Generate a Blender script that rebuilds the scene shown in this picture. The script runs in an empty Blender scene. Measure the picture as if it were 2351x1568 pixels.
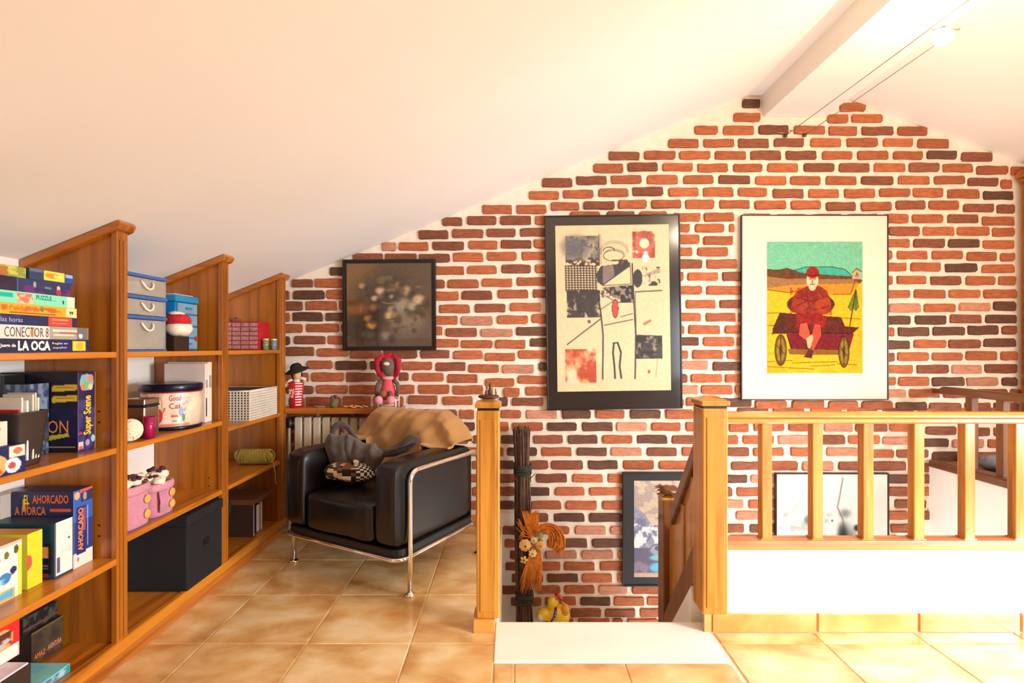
import bpy, bmesh, math, random
import numpy as np
from mathutils import Vector, Matrix, noise

random.seed(7)
RNG = np.random.RandomState(11)
SC = bpy.context.scene
COL = SC.collection
F = 1208.0           # focal length in pixels of the 2351 px wide picture
CX, CY = 1175.5, 797.0
CH = 1.2             # camera height above the floor
WY = 3.53            # brick wall plane

# ------------------------------------------------------------------ camera
cam_d = bpy.data.cameras.new('camera')
cam_d.sensor_width = 36.0
cam_d.lens = 36.0 * F / 2351.0
cam_d.shift_y = 13.0 / 2351.0
cam_d.clip_start = 0.02
cam = bpy.data.objects.new('camera', cam_d)
cam.location = (0, 0, CH)
cam.rotation_euler = (math.radians(90), 0, 0)
COL.objects.link(cam)
SC.camera = cam

# ------------------------------------------------------------------ view, world, lights
SC.view_settings.view_transform = 'Standard'
SC.view_settings.look = 'None'
SC.view_settings.exposure = 0.0
SC.view_settings.gamma = 1.0
SC.view_settings.use_curve_mapping = False
SC.cycles.max_bounces = 8
SC.cycles.diffuse_bounces = 5
SC.cycles.use_denoising = True

world = bpy.data.worlds.new('world')
SC.world = world
world.use_nodes = True
bg = world.node_tree.nodes['Background']
bg.inputs[0].default_value = (0.80, 0.90, 1.0, 1)
bg.inputs[1].default_value = 1.0

def area_light(name, loc, target, sx, sy, power, color):
    d = bpy.data.lights.new(name, 'AREA')
    d.shape = 'RECTANGLE'; d.size = sx; d.size_y = sy
    d.energy = power; d.color = color
    o = bpy.data.objects.new(name, d)
    o.location = loc
    o.rotation_euler = (Vector(target) - Vector(loc)).to_track_quat('-Z', 'Y').to_euler()
    COL.objects.link(o)
    return o

def point_light(name, loc, power, color, r=0.04):
    d = bpy.data.lights.new(name, 'POINT')
    d.energy = power; d.color = color; d.shadow_soft_size = r
    o = bpy.data.objects.new(name, d); o.location = loc
    COL.objects.link(o)
    return o

WARM = (1.0, 0.81, 0.60)
area_light('daylight_window', (3.72, -2.38, 1.25), (2.4, 3.0, 0.9), 1.3, 1.5, 78.0, (0.84, 0.92, 1.0))
side = area_light('daylight_side', (4.40, 0.1, 1.15), (1.9, 1.75, 0.0), 1.5, 1.2, 125.0, (0.90, 0.95, 1.0))
side.data.spread = math.radians(85)
area_light('daylight_stairwell', (1.8, 2.85, -1.5), (1.7, 3.1, 1.2), 1.8, 0.8, 46.0, (0.78, 0.89, 1.0))
point_light('cable_lamp_light', (1.885, 2.30, 2.50), 15.0, (1.0, 0.74, 0.46))
point_light('cable_lamp_light', (1.90, 1.0, 2.47), 18.0, WARM)
point_light('cable_lamp_light', (1.90, -0.5, 2.47), 8.0, WARM)

# ------------------------------------------------------------------ pixel helpers
def PX(px, Y): return (px - CX) * Y / F
def PZ(py, Y): return CH - (py - CY) * Y / F
def PP(px, py, Y): return (PX(px, Y), Y, PZ(py, Y))
def YX(px, X): return X * F / (px - CX)
def s2l(c):
    c = np.asarray(c, dtype=float)
    return np.where(c <= 0.04045, c / 12.92, ((c + 0.055) / 1.055) ** 2.4)
def rgb(r, g, b):
    return tuple(float(v) for v in s2l(np.array([r, g, b]) / 255.0))

# ------------------------------------------------------------------ materials
MATS = {}
def nodes_of(m):
    m.use_nodes = True
    nt = m.node_tree
    return nt, nt.nodes['Principled BSDF']

def mat(name, col, rough=0.5, metal=0.0, var=0.12, scale=18.0, bump=0.0, coat=0.0, spec=0.5, emit=None, trans=0.0, alpha=1.0, stretch=(1, 1, 1), sheen=0.0, rnd=0.0):
    if name in MATS: return MATS[name]
    m = bpy.data.materials.new(name)
    nt, p = nodes_of(m)
    N = nt.nodes; L = nt.links
    tc = N.new('ShaderNodeTexCoord'); mp = N.new('ShaderNodeMapping')
    mp.inputs['Scale'].default_value = stretch
    L.new(tc.outputs['Object'], mp.inputs['Vector'])
    nz = N.new('ShaderNodeTexNoise'); nz.inputs['Scale'].default_value = scale; nz.inputs['Detail'].default_value = 4
    L.new(mp.outputs[0], nz.inputs['Vector'])
    rp = N.new('ShaderNodeValToRGB')
    rp.color_ramp.elements[0].position = 0.3; rp.color_ramp.elements[1].position = 0.7
    rp.color_ramp.elements[0].color = tuple(c * (1 - var) for c in col) + (1,)
    rp.color_ramp.elements[1].color = tuple(min(1, c * (1 + var)) for c in col) + (1,)
    L.new(nz.outputs['Fac'], rp.inputs[0])
    out = rp.outputs[0]
    if rnd:
        oi = N.new('ShaderNodeObjectInfo')
        hsv = N.new('ShaderNodeHueSaturation')
        mr = N.new('ShaderNodeMapRange')
        mr.inputs['To Min'].default_value = 1 - rnd; mr.inputs['To Max'].default_value = 1 + rnd
        L.new(oi.outputs['Random'], mr.inputs['Value'])
        L.new(mr.outputs[0], hsv.inputs['Value'])
        mr2 = N.new('ShaderNodeMapRange'); mr2.inputs['To Min'].default_value = 0.49; mr2.inputs['To Max'].default_value = 0.51
        ml = N.new('ShaderNodeMath'); ml.operation = 'MULTIPLY'; ml.inputs[1].default_value = 7.31
        fr = N.new('ShaderNodeMath'); fr.operation = 'FRACT'
        L.new(oi.outputs['Random'], ml.inputs[0]); L.new(ml.outputs[0], fr.inputs[0]); L.new(fr.outputs[0], mr2.inputs['Value'])
        L.new(mr2.outputs[0], hsv.inputs['Hue'])
        L.new(out, hsv.inputs['Color']); out = hsv.outputs[0]
    L.new(out, p.inputs['Base Color'])
    p.inputs['Roughness'].default_value = rough
    p.inputs['Metallic'].default_value = metal
    p.inputs['Specular IOR Level'].default_value = spec
    p.inputs['Coat Weight'].default_value = coat
    p.inputs['Coat Roughness'].default_value = 0.15
    if sheen: p.inputs['Sheen Weight'].default_value = sheen
    if trans:
        p.inputs['Transmission Weight'].default_value = trans
    if alpha < 1: p.inputs['Alpha'].default_value = alpha
    if emit:
        p.inputs['Emission Color'].default_value = tuple(emit[:3]) + (1,)
        p.inputs['Emission Strength'].default_value = emit[3]
    if bump:
        b = N.new('ShaderNodeBump'); b.inputs['Strength'].default_value = bump; b.inputs['Distance'].default_value = 0.004
        n2 = N.new('ShaderNodeTexNoise'); n2.inputs['Scale'].default_value = scale * 3; n2.inputs['Detail'].default_value = 5
        L.new(mp.outputs[0], n2.inputs['Vector'])
        L.new(n2.outputs['Fac'], b.inputs['Height']); L.new(b.outputs[0], p.inputs['Normal'])
    MATS[name] = m
    return m

def wood(name, dark, light, axis='z', rough=0.32, coat=0.35, scale=1.0):
    """Varnished wood with grain stretched along the given axis."""
    if name in MATS: return MATS[name]
    m = bpy.data.materials.new(name)
    nt, p = nodes_of(m); N = nt.nodes; L = nt.links
    tc = N.new('ShaderNodeTexCoord'); mp = N.new('ShaderNodeMapping')
    a, b = 26.0 * scale, 1.6 * scale
    mp.inputs['Scale'].default_value = {'x': (b, a, a), 'y': (a, b, a), 'z': (a, a, b)}[axis]
    oi = N.new('ShaderNodeObjectInfo')
    vm = N.new('ShaderNodeVectorMath'); vm.operation = 'ADD'
    sc = N.new('ShaderNodeVectorMath'); sc.operation = 'SCALE'; sc.inputs['Scale'].default_value = 9.0
    L.new(oi.outputs['Location'], sc.inputs[0])
    L.new(tc.outputs['Object'], vm.inputs[0]); L.new(sc.outputs[0], vm.inputs[1])
    L.new(vm.outputs[0], mp.inputs['Vector'])
    nz = N.new('ShaderNodeTexNoise'); nz.inputs['Scale'].default_value = 1.0; nz.inputs['Detail'].default_value = 6; nz.inputs['Distortion'].default_value = 0.6
    L.new(mp.outputs[0], nz.inputs['Vector'])
    rp = N.new('ShaderNodeValToRGB')
    rp.color_ramp.elements[0].position = 0.30; rp.color_ramp.elements[0].color = tuple(dark) + (1,)
    rp.color_ramp.elements[1].position = 0.68; rp.color_ramp.elements[1].color = tuple(light) + (1,)
    e = rp.color_ramp.elements.new(0.5); e.color = tuple((x + 2 * y) / 3 for x, y in zip(dark, light)) + (1,)
    L.new(nz.outputs['Fac'], rp.inputs[0]); L.new(rp.outputs[0], p.inputs['Base Color'])
    p.inputs['Roughness'].default_value = rough
    p.inputs['Coat Weight'].default_value = coat; p.inputs['Coat Roughness'].default_value = 0.18
    bp = N.new('ShaderNodeBump'); bp.inputs['Strength'].default_value = 0.08; bp.inputs['Distance'].default_value = 0.002
    L.new(nz.outputs['Fac'], bp.inputs['Height']); L.new(bp.outputs[0], p.inputs['Normal'])
    MATS[name] = m
    return m

def print_mat(name, rough=0.45, coat=0.0):
    if name in MATS: return MATS[name]
    m = bpy.data.materials.new(name)
    nt, p = nodes_of(m); N = nt.nodes; L = nt.links
    at = N.new('ShaderNodeAttribute'); at.attribute_name = 'Col'
    L.new(at.outputs['Color'], p.inputs['Base Color'])
    p.inputs['Roughness'].default_value = rough
    p.inputs['Coat Weight'].default_value = coat
    MATS[name] = m
    return m

# ------------------------------------------------------------------ object helpers
def link(o, parent=None):
    COL.objects.link(o)
    if parent is not None:
        o.parent = parent
    return o

def tag(o, label=None, cat=None, group=None, kind=None):
    if label: o['label'] = label
    if cat: o['category'] = cat
    if group: o['group'] = group
    if kind: o['kind'] = kind
    return o

def thing(name, label, cat, loc=(0, 0, 0), rz=0.0, group=None):
    o = bpy.data.objects.new(name, None)
    o.empty_display_size = 0.05
    o.location = loc; o.rotation_euler = (0, 0, rz)
    link(o)
    return tag(o, label, cat, group)

def worigin(o):
    v = Vector((0, 0, 0))
    while o is not None:
        v += o.location
        o = o.parent
    return v

class MB:
    """Collects geometry (verts, faces, per-face material index) for ONE mesh object."""
    def __init__(s): s.v = []; s.f = []; s.m = []; s.sm = []
    def add(s, vs, fs, mi=0, M=None, smooth=False):
        b = len(s.v)
        if M is not None: vs = [tuple(M @ Vector(q)) for q in vs]
        s.v += [tuple(q) for q in vs]
        s.f += [tuple(b + i for i in f) for f in fs]
        s.m += [mi] * len(fs); s.sm += [smooth] * len(fs)
        return s
    def box(s, x0, x1, y0, y1, z0, z1, mi=0, M=None):
        vs = [(x0, y0, z0), (x1, y0, z0), (x1, y1, z0), (x0, y1, z0), (x0, y0, z1), (x1, y0, z1), (x1, y1, z1), (x0, y1, z1)]
        return s.add(vs, [(0, 3, 2, 1), (4, 5, 6, 7), (0, 1, 5, 4), (1, 2, 6, 5), (2, 3, 7, 6), (3, 0, 4, 7)], mi, M)
    def prism(s, pts, a, b, axis='y', mi=0, M=None, smooth=False):
        """polygon pts (2-D) extruded from a to b along axis; pts are (x,z) for y, (y,z) for x, (x,y) for z."""
        def mk(p, t):
            return {'y': (p[0], t, p[1]), 'x': (t, p[0], p[1]), 'z': (p[0], p[1], t)}[axis]
        n = len(pts)
        vs = [mk(p, a) for p in pts] + [mk(p, b) for p in pts]
        fs = [tuple(range(n))[::-1], tuple(range(n, 2 * n))] + [(i, (i + 1) % n, n + (i + 1) % n, n + i) for i in range(n)]
        return s.add(vs, fs, mi, M, smooth)
    def tube(s, path, r, n=8, mi=0, M=None, closed=False, caps=True):
        path = [Vector(p) for p in path]
        k = len(path)
        rs = r if isinstance(r, (list, tuple)) else [r] * k
        vs = []; up = Vector((0, 0, 1)); prev = None
        for i, p in enumerate(path):
            if closed: t = path[(i + 1) % k] - path[i - 1]
            else: t = path[min(i + 1, k - 1)] - path[max(i - 1, 0)]
            if t.length < 1e-9: t = Vector((0, 0, 1))
            t.normalize()
            if prev is None:
                a = t.cross(up)
                if a.length < 1e-3: a = t.cross(Vector((1, 0, 0)))
            else:
                a = prev - t * prev.dot(t)
                if a.length < 1e-6: a = t.cross(up)
            a.normalize(); prev = a
            b = t.cross(a)
            for j in range(n):
                an = 2 * math.pi * j / n
                vs.append(p + (a * math.cos(an) + b * math.sin(an)) * rs[i])
        fs = []
        for i in range(k if closed else k - 1):
            i2 = (i + 1) % k
            for j in range(n):
                j2 = (j + 1) % n
                fs.append((i * n + j, i * n + j2, i2 * n + j2, i2 * n + j))
        s.add([tuple(q) for q in vs], fs, mi, M, True)
        if caps and not closed:
            b = len(s.v) - k * n
            s.f.append(tuple(b + j for j in range(n))[::-1]); s.m.append(mi); s.sm.append(False)
            s.f.append(tuple(b + (k - 1) * n + j for j in range(n))); s.m.append(mi); s.sm.append(False)
        return s
    def lathe(s, prof, c=(0, 0, 0), n=24, mi=0, M=None, sx=1.0, sy=1.0, smooth=True, fn=None):
        """prof = [(r, z)...] around the vertical axis at c"""
        vs = []
        for (r, z) in prof:
            for j in range(n):
                an = 2 * math.pi * j / n
                q = r * (fn(an) if fn else 1.0)
                vs.append((c[0] + q * math.cos(an) * sx, c[1] + q * math.sin(an) * sy, c[2] + z))
        fs = []
        for i in range(len(prof) - 1):
            for j in range(n):
                j2 = (j + 1) % n
                fs.append((i * n + j, i * n + j2, (i + 1) * n + j2, (i + 1) * n + j))
        s.add(vs, fs, mi, M, smooth)
        b = len(s.v) - len(vs)
        if prof[0][0] > 1e-6: s.f.append(tuple(b + j for j in range(n))[::-1]); s.m.append(mi); s.sm.append(False)
        if prof[-1][0] > 1e-6: s.f.append(tuple(b + (len(prof) - 1) * n + j for j in range(n))); s.m.append(mi); s.sm.append(False)
        return s
    def blob(s, c, r, n=16, mi=0, M=None, amp=0.0, freq=8.0, e=1.0, seed=0.0):
        """noisy (super)ellipsoid"""
        vs = []; m = n // 2
        def pw(q): return math.copysign(abs(q) ** e, q)
        for i in range(m + 1):
            ph = -math.pi / 2 + math.pi * i / m
            for j in range(n):
                th = 2 * math.pi * j / n
                d = Vector((pw(math.cos(ph)) * pw(math.cos(th)), pw(math.cos(ph)) * pw(math.sin(th)), pw(math.sin(ph))))
                q = Vector((c[0] + d.x * r[0], c[1] + d.y * r[1], c[2] + d.z * r[2]))
                if amp:
                    q += d * amp * noise.noise(q * freq + Vector((seed, seed, 0)))
                vs.append(tuple(q))
        fs = []
        for i in range(m):
            for j in range(n):
                j2 = (j + 1) % n
                fs.append((i * n + j, i * n + j2, (i + 1) * n + j2, (i + 1) * n + j))
        return s.add(vs, fs, mi, M, True)
    def grid(s, fn, nu, nv, mi=0, M=None, smooth=True):
        vs = [fn(i / nu, j / nv) for j in range(nv + 1) for i in range(nu + 1)]
        fs = [(j * (nu + 1) + i, j * (nu + 1) + i + 1, (j + 1) * (nu + 1) + i + 1, (j + 1) * (nu + 1) + i) for j in range(nv) for i in range(nu)]
        return s.add(vs, fs, mi, M, smooth)
    def mesh(s, name, off=(0, 0, 0), merge=False):
        me = bpy.data.meshes.new(name)
        o = Vector(off)
        me.from_pydata([(q[0] - o.x, q[1] - o.y, q[2] - o.z) for q in s.v], [], s.f)
        me.polygons.foreach_set('material_index', s.m)
        me.polygons.foreach_set('use_smooth', s.sm)
        if merge:
            bm = bmesh.new(); bm.from_mesh(me)
            bmesh.ops.remove_doubles(bm, verts=bm.verts, dist=1e-5)
            bmesh.ops.recalc_face_normals(bm, faces=bm.faces)
            bm.to_mesh(me); bm.free()
        me.update()
        return me
    def build(s, name, mats, parent=None, origin=None, bevel=0.0, seg=2, local=False, sub=0, label=None, kind=None, smooth=False, merge=True, thick=0.0, remesh=0.0):
        """World-coordinate geometry; made relative to the parent (or to origin) unless local."""
        if not isinstance(mats, (list, tuple)): mats = [mats]
        if origin is None: origin = Vector((0, 0, 0))
        origin = Vector(origin)
        if parent is not None and not local:
            off = worigin(parent)
        elif local: off = Vector((0, 0, 0))
        else: off = origin
        me = s.mesh(name, off, merge)
        for m in mats: me.materials.append(m)
        o = bpy.data.objects.new(name, me)
        if parent is None: o.location = origin
        link(o, parent)
        if thick:
            md = o.modifiers.new('thickness', 'SOLIDIFY'); md.thickness = thick; md.offset = 0
        if remesh:
            md = o.modifiers.new('skin', 'REMESH'); md.mode = 'VOXEL'; md.voxel_size = remesh; md.use_smooth_shade = True
            md = o.modifiers.new('soften', 'SMOOTH'); md.iterations = 6; md.factor = 0.6
        if bevel:
            md = o.modifiers.new('bevel', 'BEVEL'); md.width = bevel; md.segments = seg; md.limit_method = 'ANGLE'; md.angle_limit = math.radians(40)
            md.harden_normals = False
        if sub:
            md = o.modifiers.new('subdivision', 'SUBSURF'); md.levels = sub; md.render_levels = sub
        if smooth:
            for p in me.polygons: p.use_smooth = True
        if label: o['label'] = label
        if kind: o['kind'] = kind
        return o

def copy_tree(o, loc=None, rz=None, parent=None):
    c = o.copy()
    COL.objects.link(c)
    if parent is not None: c.parent = parent
    if loc is not None: c.location = loc
    if rz is not None: c.rotation_euler = (0, 0, rz)
    for ch in o.children: copy_tree(ch, parent=c)
    return c

# ------------------------------------------------------------------ printed surfaces (flat artwork as vertex colours on a fine grid)
class Cv:
    """small raster in 0..1 coordinates, y downwards, sRGB 0..255 colours"""
    def __init__(s, w, h, bg):
        s.w, s.h = w, h
        s.a = np.ones((h + 1, w + 1, 3)) * np.array(bg, float)
        s.X, s.Y = np.meshgrid(np.linspace(0, 1, w + 1), np.linspace(0, 1, h + 1))
        s.asp = h / w
    def mix(s, msk, col, al=1.0):
        msk = np.clip(msk, 0, 1)[..., None] * al
        s.a = s.a * (1 - msk) + np.array(col, float) * msk
        return s
    def rect(s, x0, y0, x1, y1, col, al=1.0):
        return s.mix(((s.X >= x0) & (s.X <= x1) & (s.Y >= y0) & (s.Y <= y1)).astype(float), col, al)
    def poly(s, pts, col, al=1.0):
        x, y = s.X, s.Y
        ins = np.zeros(x.shape, bool)
        n = len(pts)
        for i in range(n):
            x0, y0 = pts[i]; x1, y1 = pts[(i + 1) % n]
            if y0 == y1: continue
            c = ((y0 > y) != (y1 > y)) & (x < (x1 - x0) * (y - y0) / (y1 - y0) + x0)
            ins ^= c
        return s.mix(ins.astype(float), col, al)
    def ell(s, cx, cy, rx, ry, col, al=1.0, soft=0.0):
        d = np.sqrt(((s.X - cx) / rx) ** 2 + ((s.Y - cy) / ry) ** 2)
        if soft: m = np.clip((1 + soft - d) / (2 * soft), 0, 1); m = m * m * (3 - 2 * m)
        else: m = (d <= 1).astype(float)
        return s.mix(m, col, al)
    def line(s, pts, w, col, al=1.0):
        """w in units of the width"""
        m = np.zeros(s.X.shape)
        for (x0, y0), (x1, y1) in zip(pts[:-1], pts[1:]):
            ax, ay = x0, y0 * s.asp; bx, by = x1, y1 * s.asp
            px, py = s.X - ax, s.Y * s.asp - ay
            dx, dy = bx - ax, by - ay
            L2 = dx * dx + dy * dy + 1e-12
            t = np.clip((px * dx + py * dy) / L2, 0, 1)
            d = np.hypot(px - t * dx, py - t * dy)
            m = np.maximum(m, np.clip((w * 0.5 + 0.5 / s.w - d) * s.w, 0, 1))
        return s.mix(m, col, al)
    def noise(s, fx, fy, seed=0):
        """smooth value noise 0..1"""
        r = np.random.RandomState(seed)
        gx, gy = int(fx) + 2, int(fy) + 2
        g = r.rand(gy + 1, gx + 1)
        x = s.X * fx; y = s.Y * fy
        xi, yi = x.astype(int), y.astype(int)
        u, v = x - xi, y - yi
        u = u * u * (3 - 2 * u); v = v * v * (3 - 2 * v)
        return (g[yi, xi] * (1 - u) + g[yi, xi + 1] * u) * (1 - v) + (g[yi + 1, xi] * (1 - u) + g[yi + 1, xi + 1] * u) * v
    def fract(s, fx, fy, seed=0, o=4):
        t = 0; a = 0.5
        for k in range(o):
            t = t + a * s.noise(fx * 2 ** k, fy * 2 ** k, seed + k); a *= 0.5
        return t / (1 - 0.5 ** o)
    def patch(s, x0, y0, x1, y1, col, fx, fy, thr=0.5, k=6, seed=0, al=1.0):
        n = s.fract(fx, fy, seed)
        m = np.clip((n - thr) * k + 0.5, 0, 1) * ((s.X >= x0) & (s.X <= x1) & (s.Y >= y0) & (s.Y <= y1))
        return s.mix(m, col, al)
    def grain(s, amt, f=60, seed=3):
        n = s.fract(f, f * s.asp, seed, 2) - 0.5
        s.a = np.clip(s.a + n[..., None] * amt * 2, 0, 255)
        return s

def build_print(name, cv, p0, pu, pv, material, parent=None, label=None, local=False, cell=False):
    """p0 = top-left corner, pu = vector along the width, pv = vector down the height (world)"""
    p0, pu, pv = Vector(p0), Vector(pu), Vector(pv)
    off = worigin(parent) if (parent is not None and not local) else Vector((0, 0, 0))
    p0 = p0 - off
    h, w = cv.a.shape[:2]
    U, V = cv.X.ravel(), cv.Y.ravel()
    co = np.array(p0)[None, :] + U[:, None] * np.array(pu)[None, :] + V[:, None] * np.array(pv)[None, :]
    me = bpy.data.meshes.new(name)
    nf = (w - 1) * (h - 1)
    me.vertices.add(w * h); me.vertices.foreach_set('co', co.astype(np.float32).ravel())
    idx = np.arange(w * h).reshape(h, w)
    q = np.stack([idx[:-1, :-1], idx[1:, :-1], idx[1:, 1:], idx[:-1, 1:]], -1).reshape(-1, 4)
    me.loops.add(nf * 4); me.loops.foreach_set('vertex_index', q.ravel().astype(np.int32))
    me.polygons.add(nf); me.polygons.foreach_set('loop_start', np.arange(0, nf * 4, 4, dtype=np.int32))
    me.update(calc_edges=True)
    ca = me.color_attributes.new('Col', 'FLOAT_COLOR', 'POINT')
    lin = s2l(np.clip(cv.a.reshape(-1, 3) / 255.0, 0, 1))
    ca.data.foreach_set('color', np.concatenate([lin, np.ones((len(lin), 1))], 1).astype(np.float32).ravel())
    me.materials.append(material)
    me.validate()
    o = bpy.data.objects.new(name, me)
    link(o, parent)
    if label: o['label'] = label
    return o

def text_mesh(body, bold=0.0):
    cu = bpy.data.curves.new('lettering', 'FONT')
    cu.body = body; cu.size = 1.0; cu.align_x = 'LEFT'; cu.offset = bold; cu.resolution_u = 2
    ob = bpy.data.objects.new('lettering', cu)
    COL.objects.link(ob)
    dg = bpy.context.evaluated_depsgraph_get()
    me = bpy.data.meshes.new_from_object(ob.evaluated_get(dg))
    bpy.data.objects.remove(ob)
    return me

def lettering(body, p0, pu, pv, material, parent, bold=0.02, name='lettering', local=False):
    """text stretched into the parallelogram p0 (top-left), pu (width), pv (down)"""
    me = text_mesh(body, bold)
    n = len(me.vertices)
    co = np.zeros(n * 3, np.float32); me.vertices.foreach_get('co', co); co = co.reshape(-1, 3)
    mn, mx = co.min(0), co.max(0)
    u = (co[:, 0] - mn[0]) / max(1e-6, mx[0] - mn[0]); v = 1 - (co[:, 1] - mn[1]) / max(1e-6, mx[1] - mn[1])
    off = worigin(parent) if (parent is not None and not local) else Vector((0, 0, 0))
    w = np.array(Vector(p0) - off)[None] + u[:, None] * np.array(pu)[None] + v[:, None] * np.array(pv)[None]
    me.vertices.foreach_set('co', w.astype(np.float32).ravel()); me.update()
    me.materials.clear(); me.materials.append(material)
    o = bpy.data.objects.new(name, me)
    return link(o, parent)

# ================================================================== palette
PLASTER = mat('plaster_white', rgb(240, 232, 222), 0.75, var=0.02, scale=3, bump=0.06)
CEIL = mat('ceiling_paint', rgb(240, 236, 231), 0.85, var=0.015, scale=1.5)
MORTAR = mat('lime_mortar', rgb(240, 226, 208), 0.85, var=0.05, scale=22, bump=0.5)
WOODZ = wood('bookcase_wood_upright', rgb(132, 70, 10), rgb(176, 102, 22), 'z')
WOODY = wood('bookcase_wood_along', rgb(146, 78, 12), rgb(208, 126, 32), 'y')
WOODX = wood('shelf_wood_across', rgb(138, 74, 14), rgb(194, 112, 28), 'x')
RAILX = wood('railing_wood_across', rgb(156, 94, 26), rgb(214, 146, 56), 'x', 0.26, 0.5)
RAILZ = wood('railing_wood_upright', rgb(148, 90, 24), rgb(208, 142, 54), 'z', 0.26, 0.5)
RAILD = wood('railing_wood_dark', rgb(78, 42, 20), rgb(120, 70, 34), 'y', 0.35, 0.3)
RAILDZ = wood('railing_wood_dark_upright', rgb(86, 48, 22), rgb(130, 78, 38), 'z', 0.35, 0.3)
CHROME = mat('chrome', (0.86, 0.85, 0.83), 0.08, 1.0, var=0.02)
BLACKM = mat('black_frame', rgb(26, 22, 20), 0.35, var=0.1)

# ================================================================== ceiling
def build_ceiling():
    lo = [(-1.9, 1.48), (-1.8, 1.52), (1.867, 2.999), (4.5, 2.036), (4.7, 1.96)]
    hi = [(4.7, 3.3), (-1.9, 3.3)]
    o = MB().prism(lo + hi, -2.6, 3.63, 'y').build('ceiling', CEIL); tag(o, kind='structure')
    bm = [(1.586, 2.895), (1.586, 2.886), (1.671, 2.886), (1.688, 2.746), (2.098, 2.746), (2.18, 2.815), (2.20, 2.90), (1.867, 3.02)]
    o = MB().prism(bm, -2.6, 3.53, 'y').build('trim_1', CEIL, bevel=0.006); tag(o, kind='structure')
build_ceiling()

# ================================================================== walls
def wall_back():
    pts = [(-1.9, -1.6), (4.6, -1.6), (4.6, 1.999), (1.867, 3.0), (-1.9, 1.48)]
    o = MB().prism(pts, WY, WY + 0.15, 'y').build('wall_back', MORTAR)
    return tag(o, kind='structure')
WALL = wall_back()
o = MB().prism([(-2.6, -0.1), (3.6, -0.1), (3.6, 1.53), (-2.6, 1.53)], -1.95, -1.8, 'x').build('wall_left', PLASTER); tag(o, kind='structure')
o = MB().box(4.5, 4.65, -2.6, -1.0, -1.6, 2.1).box(4.5, 4.65, 0.6, 3.6, -1.6, 2.1).box(4.5, 4.65, -1.0, 0.6, -1.6, 0.5).box(4.5, 4.65, -1.0, 0.6, 1.8, 2.1).build('wall_right', PLASTER); tag(o, kind='structure')
mb = MB()
mb.box(-1.9, 3.02, -2.6, -2.5, -0.1, 3.1); mb.box(4.42, 4.6, -2.6, -2.5, -0.1, 2.2)
mb.box(3.02, 4.42, -2.6, -2.5, -0.1, 0.45); mb.box(3.02, 4.42, -2.6, -2.5, 2.05, 2.9)
o = mb.build('wall_rear', mat('rear_wall_toned_down', rgb(120, 92, 70), 0.7)); tag(o, kind='structure')  # unseen wall, coloured dark to weaken its reflection in the picture glass
win = MB(); win.box(3.02, 3.07, -2.56, -2.50, 0.45, 2.05); win.box(4.37, 4.42, -2.56, -2.50, 0.45, 2.05)
win.box(3.07, 4.37, -2.56, -2.50, 0.45, 0.50); win.box(3.07, 4.37, -2.56, -2.50, 2.00, 2.05); win.box(3.70, 3.74, -2.56, -2.50, 0.50, 2.00)
o = win.build('window_1', RAILX); tag(o, kind='structure')

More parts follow.
